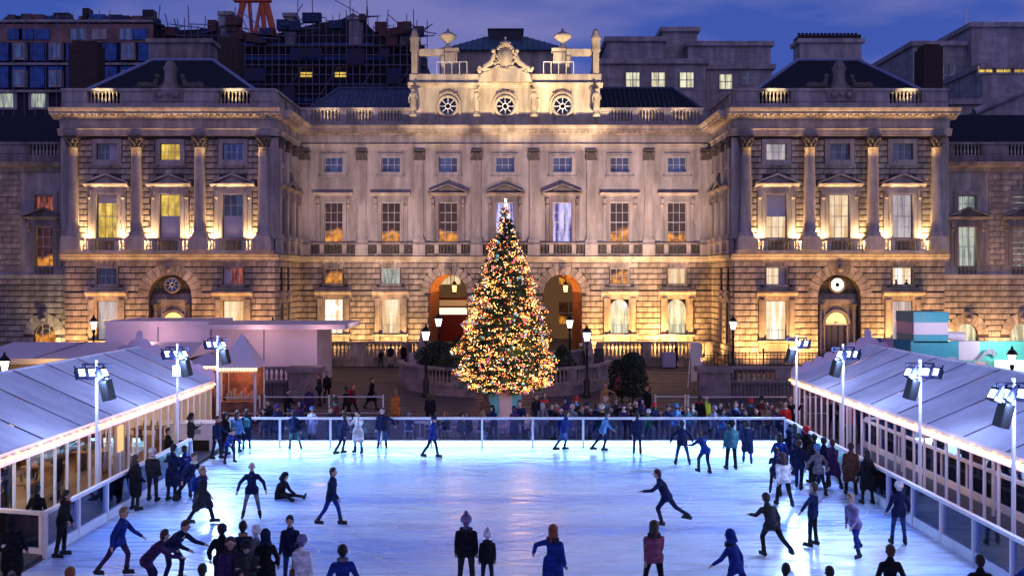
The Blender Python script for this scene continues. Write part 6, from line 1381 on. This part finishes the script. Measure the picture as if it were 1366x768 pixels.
# face: 0 faces the camera, 180 shows the back; px, row of the feet
ON = [
 (16,787,'pockets',200,'long','black','black','hood','black','person in a dark hooded coat at the bottom left corner'),
 (50,745,'pockets',180,'short','black','black','hair','black','person in a black jacket and patterned skirt behind the short entrance barrier',1,26.9,.06,0,None,'skirt'),
 (81,742,'reach2',100,'short','black','black','long','black','woman with long dark hair in black holding the left barrier post'),
 (181,680,'pockets',150,'long','black','charcoal','long','brown','person in long black coat at the end of the left barrier, hand on rail'),
 (204,668,'stand',170,'short','charcoal','charcoal','beanie','white','person in dark clothes with a pale beanie between two dark-coated figures at left',1,None,None,0,None,'scarf:cream'),
 (229,668,'phone',160,'long','navy','black','hair','black','broad person in a big navy coat turned away at the left of the ice',1.06),
 (246,664,'talk',220,'short','blue','jeans','hair','brown','person in blue close behind the broad navy-coated person'),
 (270,698,'walk',90,'long','charcoal','black','hair','fair','person in a dark coat striding with legs apart at left, near the pink reflection'),
 (252,672,'skate',60,'short','navy','black','hair','brown','skater in a navy jacket half behind the striding dark coat'),
 (336,692,'wide',10,'short','navy','grey','bald','brown','bald man in a dark blue jacket with both arms held out, alone at centre left'),
 (374,664,'onice',60,'short','black','black','hood','black','person in a black hood sitting on the ice'),
 (441,700,'walk',80,'short','navy','blue','hair','black','slim skater in dark blue, left of the middle of the rink'),
 (270,864,'stand',180,'short','sky','jeans','hair','black','dark-haired child whose head just shows at the bottom, left of the huddled group',.95),
 (297,800,'pockets',170,'short','black','black','hair','black','man in a black jacket at the left of the huddled group'),
 (324,797,'stand',190,'short','navy','charcoal','hair','black','dark-haired person at the back of the huddled group'),
 (308,822,'talk',10,'long','purple','black','long','brown','woman with brown hair and dark purple coat in the middle of the huddled group'),
 (328,824,'phone',20,'short','charcoal','black','beanie','charcoal','person in a dark beanie looking down in the huddled group',.97),
 (341,806,'stand',180,'short','grey','charcoal','beanie','white','person with a white hat mostly hidden at the back of the huddled group'),
 (354,810,'pockets',200,'long','black','black','hood','navy','tall figure in long black coat and dark hood, right of the huddled group'),
 (388,784,'talk',0,'short','navy','jeans','hair','black','man in a navy jacket standing behind the woman in white'),
 (402,822,'stand',175,'long','white','white','beanie','lilac','woman in a long white coat and lilac beanie with a dark bag strap',1,None,None,0,None,'bag'),
 (457,838,'pockets',190,'short','blue','jeans','hair','black','boy in a blue jacket at the bottom, right of the woman in white',1.0),
 (226,778,'bent',70,'short','navy','navy','hair','brown','bending skater in dark blue near the bottom left'),
 (196,800,'bent',120,'short','purple','navy','hair','brown','bending skater in dark purple, lowest of the pair at bottom left'),
 (160,768,'skate',80,'short','blue','purple','hair','fair','slim skater in blue between the left barrier and the bending pair'),
 (95,868,'stand',180,'short','darkred','black','hair','red','person with reddish hair whose head shows at the bottom left',.95),
 (622,786,'stand',180,'short','black','charcoal','bobble','lilac','woman seen from behind in black puffer jacket, lilac bobble hat and blue scarf',1.0,None,None,0,None,'scarf:sky'),
 (650,786,'stand',185,'short','black','charcoal','bobble','white','child in black coat and white bobble hat beside the woman in lilac hat',.80),
 (737,803,'reach',150,'long','blue','navy','long','red','red-haired skater in a blue coat stretching one arm out, bottom centre'),
 (888,700,'push',250,'short','navy','navy','hair','black','skater in dark blue pushing off, right of centre'),
 (872,792,'walk',190,'short','pink','black','long','brown','skater in a pink and dark top with black legs, right of the bottom centre'),
 (981,808,'skate',230,'short','blue','blue','hood','blue','skater in a bright blue hooded jacket near the bottom right of centre'),
 (1028,742,'push',200,'short','charcoal','black','hair','black','skater in black lunging forward to the right of centre'),
 (1046,675,'walk',185,'short','white','black','long','brown','skater in a white sweater and black trousers seen from behind'),
 (1083,728,'reach',230,'short','navy','black','hair','brown','skater in dark blue with one arm trailing to the right'),
 (1040,862,'bent',150,'short','black','black','hair','black','person in black bending at the bottom edge, right of centre'),
 (1107,868,'stand',180,'short','black','black','hair','black','person whose dark head just shows at bottom, left of the black-jacketed man',.95),
 (1186,836,'pockets',180,'short','black','jeans','hair','brown','man in a black jacket seen from behind at the bottom right'),
 (1198,726,'pockets',180,'short','navy','jeans','beanie','white','person in a navy coat, jeans and pale hat beside the right barrier'),
 (1142,742,'skate',300,'short','lilac','blue','hair','fair','faint lilac and blue skater between the bottom-right men'),
 (1309,856,'wide',170,'short','black','black','hair','black','person in black with arms out at the bottom right edge'),
 (1356,838,'bent',60,'long','blue','jeans','hair','black','person in a bright blue jacket in the bottom right corner'),
 (1135,660,'stand',170,'long','brown','black','hair','brown','person in a brown coat by the right barrier'),
 (1157,672,'pockets',190,'long','black','black','long','black','person in a long black coat close to the right barrier'),
 (1112,652,'walk',190,'long','purple','black','hair','brown','person in a purple-grey coat left of the brown coat'),
 (1099,648,'walk',170,'short','navy','jeans','hair','black','skater in navy beside the purple-grey coat'),
 (1086,644,'stand',200,'long','charcoal','black','hair','black','person in charcoal in the thick of the right-hand crowd'),
 (1076,640,'talk',160,'short','black','black','beanie','red','man with a red cap above the right-hand crowd',1.12),
 (1092,662,'wide',190,'short','grey','black','beanie','sky','person in a grey fleece and striped blue hat in the right-hand crowd'),
 (1066,652,'walk',150,'short','navy','navy','hair','brown','skater in navy at the left side of the right-hand crowd'),
 (1052,634,'reach',200,'short','navy','black','hood','navy','hooded skater in navy in front of the barrier mast'),
 (1040,640,'skate',170,'long','blue','navy','long','black','skater in a dark blue long coat nearest the barrier at right'),
 (1060,626,'stand',180,'short','black','charcoal','hair','black','person in black at the far end of the right-hand crowd'),
 (1034,662,'bent',160,'short','navy','black','hair','black','crouching skater in navy behind the white sweater'),
 (975,626,'stand',190,'short','teal','black','beanie','black','tall man in a teal jacket and black trousers, back turned, near the far barrier',1.08),
 (997,618,'walk',170,'long','navy','blue','hair','black','skater in a navy coat just right of the man in teal'),
 (910,620,'wide',180,'short','navy','jeans','hair','black','skater in navy with legs apart near the far barrier'),
 (941,632,'bent',200,'short','blue','navy','hair','brown','low blue skater between the navy skater and the man in teal'),
 (850,606,'stand',170,'short','navy','navy','hair','black','slim skater in navy against the far barrier, right of the tree'),
 (803,602,'skate',90,'short','sky','navy','hair','brown','skater in a pale blue top against the far barrier'),
 (752,601,'skate',100,'short','blue','denim','hair','brown','skater in blue overlapping the crowd behind the far barrier'),
 (575,610,'walk',80,'short','blue','navy','beanie','navy','skater in blue in front of the far barrier, left of the tree planter'),
 (510,598,'reach',0,'short','navy','jeans','hair','black','man in a navy top and jeans leaning back with arms on the far rail'),
 (478,604,'photo',340,'long','white','sky','hair','black','woman in a white coat holding up a camera at the far barrier'),
 (457,606,'skate',120,'short','navy','navy','hair','black','skater in navy in front of the camera woman'),
 (392,600,'skate',200,'short','navy','teal','hair','black','skater in navy with greenish trousers at the far barrier'),
 (329,600,'stand',200,'long','navy','denim','hair','brown','man in a navy coat and blue jeans at the left end of the far barrier'),
 (316,603,'talk',170,'short','sky','black','long','brown','woman in a pale blue jacket at the left end of the far barrier'),
 (300,606,'pockets',150,'long','black','black','hair','black','person in black at the gap between barrier and left mast'),
 (290,612,'talk',60,'short','navy','navy','hair','brown','person in navy beside the farthest left mast'),
 (305,618,'bent',40,'short','blue','navy','hair','black','small blue-clad skater low beside the farthest left mast',.9),
 (255,0,'phone',90,'short','charcoal','black','hood','charcoal','person in a charcoal hood standing on the walkway by the white box',1,41,.06),
 (222,0,'stand',90,'long','black','black','hair','black','dark figure on the walkway against the left marquee doors',1,37,.06),
]
for r in ON: person(*r)
# spectators pressed behind the far barrier (Y about 44.4)
BK = [
 (352,'lean',0,'short','charcoal','black','hair','black','man in charcoal leaning on the far rail at its left end'),
 (372,'lean',10,'long','navy','denim','beanie','purple','person in a purple beanie leaning on the far rail'),
 (393,'lean',0,'short','black','jeans','beanie','navy','man in black with a navy beanie, jeans showing through the glass'),
 (416,'phone',350,'long','white','charcoal','beanie','sky','person in a long white coat and pale blue hat behind the far rail'),
 (442,'lean',0,'short','charcoal','navy','hair','brown','person in charcoal bowed over the far rail'),
 (456,'lean',20,'long','purple','navy','hair','fair','person in dark purple beside the camera woman, behind the rail'),
 (545,'sit',180,'short','navy','navy','beanie','grey','seated person in navy with a grey beanie at a cafe table left of the lamp'),
 (597,'sit',250,'short','black','navy','hair','red','seated person with red hair left of the planter'),
 (613,'sit',90,'short','charcoal','navy','hair','black','seated diner in charcoal at the left of the cafe tables'),
 (627,'sit',260,'short','black','navy','hair','brown','seated diner in black with brown hair at the cafe tables'),
 (641,'sit',100,'long','brown','navy','long','fair','seated woman with long fair hair at the cafe tables'),
 (658,'lean',0,'short','navy','navy','hood','black','person in a black hood leaning on the rail in front of the planter'),
 (686,'lean',340,'long','purple','purple','hood','purple','hooded person in purple looking at a bright phone, in front of the planter'),
 (712,'sit',270,'short','cream','navy','hair','brown','seated person in a cream patterned scarf right of the planter'),
 (724,'talk',20,'short','grey','navy','long','grey','woman in pale grey right of the planter behind the rail'),
 (736,'lean',0,'short','black','navy','hair','black','person in black, second right of the planter'),
 (749,'talk',0,'short','blue','navy','hair','white','white-haired person in blue behind the rail under the tree edge'),
 (762,'lean',350,'long','grey','blue','bald','brown','bald man in grey behind the rail below the right street lamp'),
 (776,'talk',10,'short','charcoal','navy','hair','red','person with reddish hair and charcoal jacket below the right street lamp'),
 (789,'lean',0,'short','navy','blue','hair','grey','grey-haired person in navy behind the rail'),
 (801,'lean',10,'short','black','navy','beanie','cream','person in a cream beanie behind the far rail'),
 (815,'lean',0,'short','charcoal','navy','hair','black','person in charcoal next to the cream beanie, right side'),
 (831,'lean',350,'short','purple','navy','long','black','long-haired person in dark purple behind the rail'),
 (848,'phone',0,'long','black','black','bald','brown','bald man in a long black coat behind the rail'),
 (865,'lean',0,'short','green','navy','beanie','white','person in a bright green jacket and white hat behind the far rail'),
 (887,'lean',0,'short','navy','navy','hair','black','person in navy right of the green jacket'),
 (901,'talk',10,'short','sky','navy','beanie','sky','person in pale blue with a matching hat behind the far rail'),
 (917,'lean',350,'short','teal','navy','hair','brown','person in dull teal behind the far rail, left of the steward'),
 (953,'talk',0,'short','grey','navy','beanie','grey','person in grey right of the steward'),
 (963,'lean',0,'short','sky','blue','hair','black','person in a pale top between the grey coat and the teal man'),
 (982,'lean',0,'long','navy','navy','hair','brown','person in navy behind the rail next to the man in teal'),
 (994,'lean',10,'short','charcoal','navy','hair','black','person in charcoal behind the rail, above the navy-coated skater'),
 (1009,'talk',0,'short','black','navy','hair','red','person with red hair and black jacket near the right end of the rail'),
 (1021,'lean',350,'short','brown','navy','bald','brown','bald man in brown near the right end of the rail'),
 (1036,'talk',0,'short','navy','navy','hair','brown','person in navy, last but one at the right end of the rail'),
 (1048,'stand',0,'short','red','navy','hair','black','person in a red jacket at the right end of the far rail'),
]
vr = random.Random(77)
for i, r in enumerate(BK): person(r[0], 0, r[1] if r[1] == 'sit' or i % 3 else vr.choice(['lean','talk','phone','photo','pockets']), r[2]+vr.randint(-28,28), *r[3:], size=vr.uniform(.88,1.08), Y=44.15+.12*(i % 4)+(.9 if r[1] == 'sit' else 0), zg=.0, skates=False, skin=(0,0,1,0,0,2,0)[i % 7])
for i, r in enumerate(BK):      # a second row looks over the first one's shoulders
    if r[1] == 'sit' or (r[0] < 724 and i % 2): continue
    who = r[8].replace(' behind the far rail','').replace(' behind the rail','').split(',')[0]
    cc = ('black','navy','charcoal','brown','grey','darkred','purple')[i*3 % 7]; hd, hc = (('hair','brown'),('beanie','charcoal'),('hair','black'),('long','brown'),('hood','navy'),('hair','fair'),('beanie','red'))[i*2 % 7]
    lab = f'{cc} coat right behind ' + who.replace('person','one'); lab = ' '.join(lab.split()[:16])
    person(r[0]+7, 0, vr.choice(['stand','photo','talk','phone']), (350,10,0,20)[i % 4]+vr.randint(-40,40), 'short', cc, 'navy', hd, hc, lab, vr.uniform(.92,1.15), 45.15+.15*(i % 3), 0, skates=False, skin=(0,1,0,0,2)[i % 5])
FAR = [
 (934,46.6,'stand',150,'short','black','black','hair','black','man in black standing before the hi-vis steward',1.05),
 (943,47.0,'stand',30,'short','yellow','navy','bald','brown','steward in a yellow hi-vis jacket behind the spectators',1.0),
 (384,49,'talk',60,'short','black','black','hair','black','dark figure leaning at the crowd barrier behind the left spectators'),
 (412,50,'stand',20,'long','purple','black','hair','brown','person in a purple coat behind the crowd barrier at left'),
 (426,54,'talk',300,'short','charcoal','black','hair','red','person with ruddy face by the corner of the white tent'),
 (436,55,'stand',30,'short','black','black','hair','black','person in black by the bin at the corner of the white tent'),
 (470,51,'walk',80,'short','darkred','black','hair','red','person in dark red walking behind the left spectators'),
 (462,50,'walk',250,'short','black','black','hair','black','person in black walking behind the left spectators'),
 (495,53,'walk',60,'long','black','black','hair','brown','person in a long black coat crossing the dark court left of the lamp'),
 (527,49,'stand',190,'long','orange','black','long','fair','person in an orange-lit coat left of the street lamp, back turned'),  # orange light is put into the cloth colour of this coat
 (574,48,'stand',180,'short','black','black','long','brown','person with long brown hair standing behind the seated diners'),
 (648,47.5,'stand',200,'short','brown','black','hair','brown','person in brown standing just left of the planter'),
 (716,47.5,'stand',0,'long','black','black','hair','black','dark figure standing close to the planter, right side'),
 (727,48,'stand',20,'long','red','red','long','brown','person in a bright red coat right of the planter'),
 (808,51,'reach',10,'long','tan','black','hair','red','person in a tan coat lit orange, hands spread, left of the bush'),
 (826,55,'stand',200,'short','pink','black','hair','brown','person in dusty pink by the right end of the curved balustrade'),
 (862,50,'stand',30,'long','black','black','hair','red','person with orange hair in a black coat right of the bush'),
 (538,70.5,'stand',20,'long','black','black','hair','black','figure in a long black coat on the terrace left of the tree'),
 (521,70.8,'stand',340,'short','charcoal','cream','hair','black','shorter figure on the terrace beside the long black coat',.93),
 (508,71.0,'talk',30,'short','black','black','hair','black','third dark figure on the terrace, at the left of the trio',.72),
 (902,70.2,'stand',90,'long','black','black','hair','black','dark figure on the terrace against the glowing balustrade',1.05),
 (774,69,'walk',30,'short','charcoal','charcoal','beanie','white','worker in a hi-vis vest and white hard hat by the right arch',1.05),
]
for i, r in enumerate(FAR):
    px, Y = r[:2]; person(px, 0, *r[2:10], size=r[10] if len(r) > 10 else 1.0, Y=Y, skates=False, skin=(0,0,0,1)[i % 4], extra='vest' if px in (943,774) else None)
# cafe tables and chairs behind the rail
ALU = mat('aluminium', (.7,.7,.72), .3, .7)
def chair(X, Y, rz, lab):
    T = thing('cafe_chair', lab, 'chair', (X, Y, 0), rz, 'aluminium cafe chairs'); part('seat', MB().box(-.2,.2,-.2,.2,.43,.46), ALU, T); part('backrest', MB().tube((-.2,.2,.46),(-.2,.26,.84),.014,n=5).tube((.2,.2,.46),(.2,.26,.84),.014,n=5).tube((-.2,.26,.84),(.2,.26,.84),.014,n=5).box(-.19,.19,.225,.24,.58,.78), ALU, T)
    for x in (-.18,.18):
        for y in (-.18,.18): part('leg', MB().tube((x,y,.43),(x*1.15,y*1.15,0),.013,n=5), ALU, T)
def table(X, Y, lab):
    T = thing('cafe_table', lab, 'table', (X, Y, 0), 0, 'round cafe tables'); part('top', MB().lathe([(.01,.72),(.36,.72),(.36,.75),(.01,.75)],n=20), ALU, T); part('pedestal', MB().lathe([(.2,0),(.2,.02),(.03,.04),(.025,.72)],n=10), ALU, T)
for px, Y, w in ((560,45.8,'left of the seated diners by the lamp'),(620,45.9,'between the seated diners left of the planter'),(705,45.9,'just right of the planter'),(650,46.5,'behind the rail in front of the planter')): table((px-680)*Y/1366, Y, 'round metal cafe table '+w)
for i, (px, Y, rz, w) in enumerate(((545,45.2,0,'under the person with the grey beanie'),(575,45.9,60,'empty, near the street lamp foot'),(597,45.3,70,'under the red-haired diner'),(606,46.3,200,'empty, left of the two diners'),(634,46.3,150,'empty, between the diners and the fair-haired woman'),(641,45.2,280,'under the fair-haired woman'),(670,46.2,10,'empty, in front of the planter'),(697,45.8,30,'empty, right of the planter corner'),(712,45.3,100,'under the person with the cream scarf'),(720,46.2,200,'empty, right of the cream scarf'))): chair((px-680)*Y/1366, Y, R(rz), 'metal cafe chair '+w)
# white box and cabinet at the skate entrance
T = thing('entrance_box', 'white boxed counter at the rink gate in front of the left kiosks', 'counter', (-13.1, 42.6, 0)); part('body', MB().box(-1.05,.9,-.35,.6,0,1.15), TRIM, T); part('top', MB().box(-1.1,.95,-.4,.65,1.15,1.2), WHITE, T); part('black_base', MB().box(-.95,.7,-.37,-.35,.0,.5), BLACK, T); part('socket', MB().box(.1,.35,-.37,-.35,.75,.95), mat('socket_grey', (.3,.3,.35), .5), T)
# things inside the marquees
WOOD = mat('bar_wood', (.22,.10,.04), .6, var=.3, scale=5); LAMPG = mat('pendant_glow', (1,.7,.3), .5, emit=(1,.6,.22), es=6)
g3 = random.Random(12)
for sx, lab in ((-1,'left'),(1,'right')):
    for i in range(9):
        y = 20.5+i*2.9
        X = sx*(15.4+.5*(i % 2)); T = thing('dining_table', f'wooden table with bottles inside the {lab} marquee, number {i+1} from the near end', 'table', (X, y, .05)); T['label'] = f'wooden table inside the {lab} marquee, ' + ('nearest the camera','just past the nearest one','third along','fourth along','by the middle of the glass wall','past the middle of the glass wall','third from the far gable','second from the far gable','against the far gable')[i]
        part('top', MB().box(-.6,.6,-.5,.5,.72,.77), WOOD, T); part('leg', MB().box(-.5,-.42,-.4,.4,0,.72), WOOD, T); part('leg', MB().box(.42,.5,-.4,.4,0,.72), WOOD, T)
        b = MB()
        for k in range(5): b.lathe([(.035,.77),(.035,.93),(.015,.98),(.013,1.06)],g3.uniform(-.5,.5),g3.uniform(-.4,.4),7)
        part('bottle', b, mat('bottle_green', (.02,.10,.05), .15), T)
    for i in range(8):
        y = 21.8+i*3.1; T = thing('pendant_lamp', f'warm pendant lamp in the {lab} marquee, ' + ('nearest the camera','second from the camera','third from the camera','fourth from the camera','fifth from the camera','third from the far end','second from the far end','at the far end')[i], 'lamp', (sx*16.6, y, 2.35), 0, f'pendant lamps in the {lab} marquee'); part('shade', MB().lathe([(.28,0),(.22,.15),(.05,.26)],n=12), BLACK, T); part('bulb', MB().ball((0,0,-.02),.1,8), LAMPG, T); part('cord', MB().tube((0,0,.25),(0,0,1.3),.01,n=4), BLACK, T)
    for i in range(10):
        y = 20+i*2.6; X = sx*(17.8+g3.uniform(0,.9)); cc = g3.choice(['red','teal','cream','orange','tan','blue'])
        T = thing('shelf_unit', f'{cc} display shelf against the lining of the {lab} marquee, ' + ('at the near end','next to the near end','third from the near end','fourth from the near end','left of the middle','right of the middle','fourth from the far end','third from the far end','next to the far end','at the far end')[i], 'shelf', (X, y, .05)); h = g3.uniform(1.3,2.0)
        part('side', MB().box(-.3,.3,-.72,-.68,0,h).box(-.3,.3,.68,.72,0,h), WOOD, T); part('back', MB().box(.26*sx,.3*sx,-.68,.68,0,h), cmat(cc), T)
        for k in range(3): part('shelf', MB().box(-.28,.28,-.68,.68,h*(k+1)/3-.04,h*(k+1)/3), WOOD, T)
        b = MB()
        for k in range(3):
            for j in range(7): y2 = -.55+j*.18; hh = g3.uniform(.1,.28); b.box(-.2*sx-.06,-.2*sx+.06,y2-.05,y2+.05,h*(k+1)/3,h*(k+1)/3+hh)
        part('goods', b, mat('shelf_goods', (.6,.4,.2), .6, col2=(.12,.05,.1), scale=6, ramp=(.45,.55)), T, kind='stuff')
for i, (px, Y, sx, cc, lab) in enumerate(((222,33,-1,'black','diner in black inside the left marquee by its door'),(150,30.5,-1,'navy','diner in navy inside the left marquee behind the second mullions'),(1150,42,1,'brown','person in brown inside the right marquee near its far end'),(1172,38,1,'tan','person in tan inside the right marquee'),(1215,34,1,'red','person in red inside the right marquee behind the third mast'),(1255,31,1,'cream','person in a cream jumper inside the right marquee'),(1275,29,1,'charcoal','person in charcoal inside the right marquee close to the glass'))):
    X = sx*(14.6+.3*(i % 3)); person(680+X*1366/Y, 0, 'talk' if i % 2 else 'stand', sx*70, 'short', cc, 'black', 'hair', 'brown', lab, 1.0, Y, .06, skates=False)
# two people in the lit window of the right pavilion
for dx, cc, lab in ((-.3,'red','person in red seated in the lit small window of the right pavilion'),(.38,'black','person in black at the right of the same lit window')):
    person(680+(25.9+dx)*1366/67.85, 0, 'stand', 60 if dx < 0 else 300, 'short', cc, 'black', 'hair', 'black', lab, .62, 67.80, 6.0, skates=False)
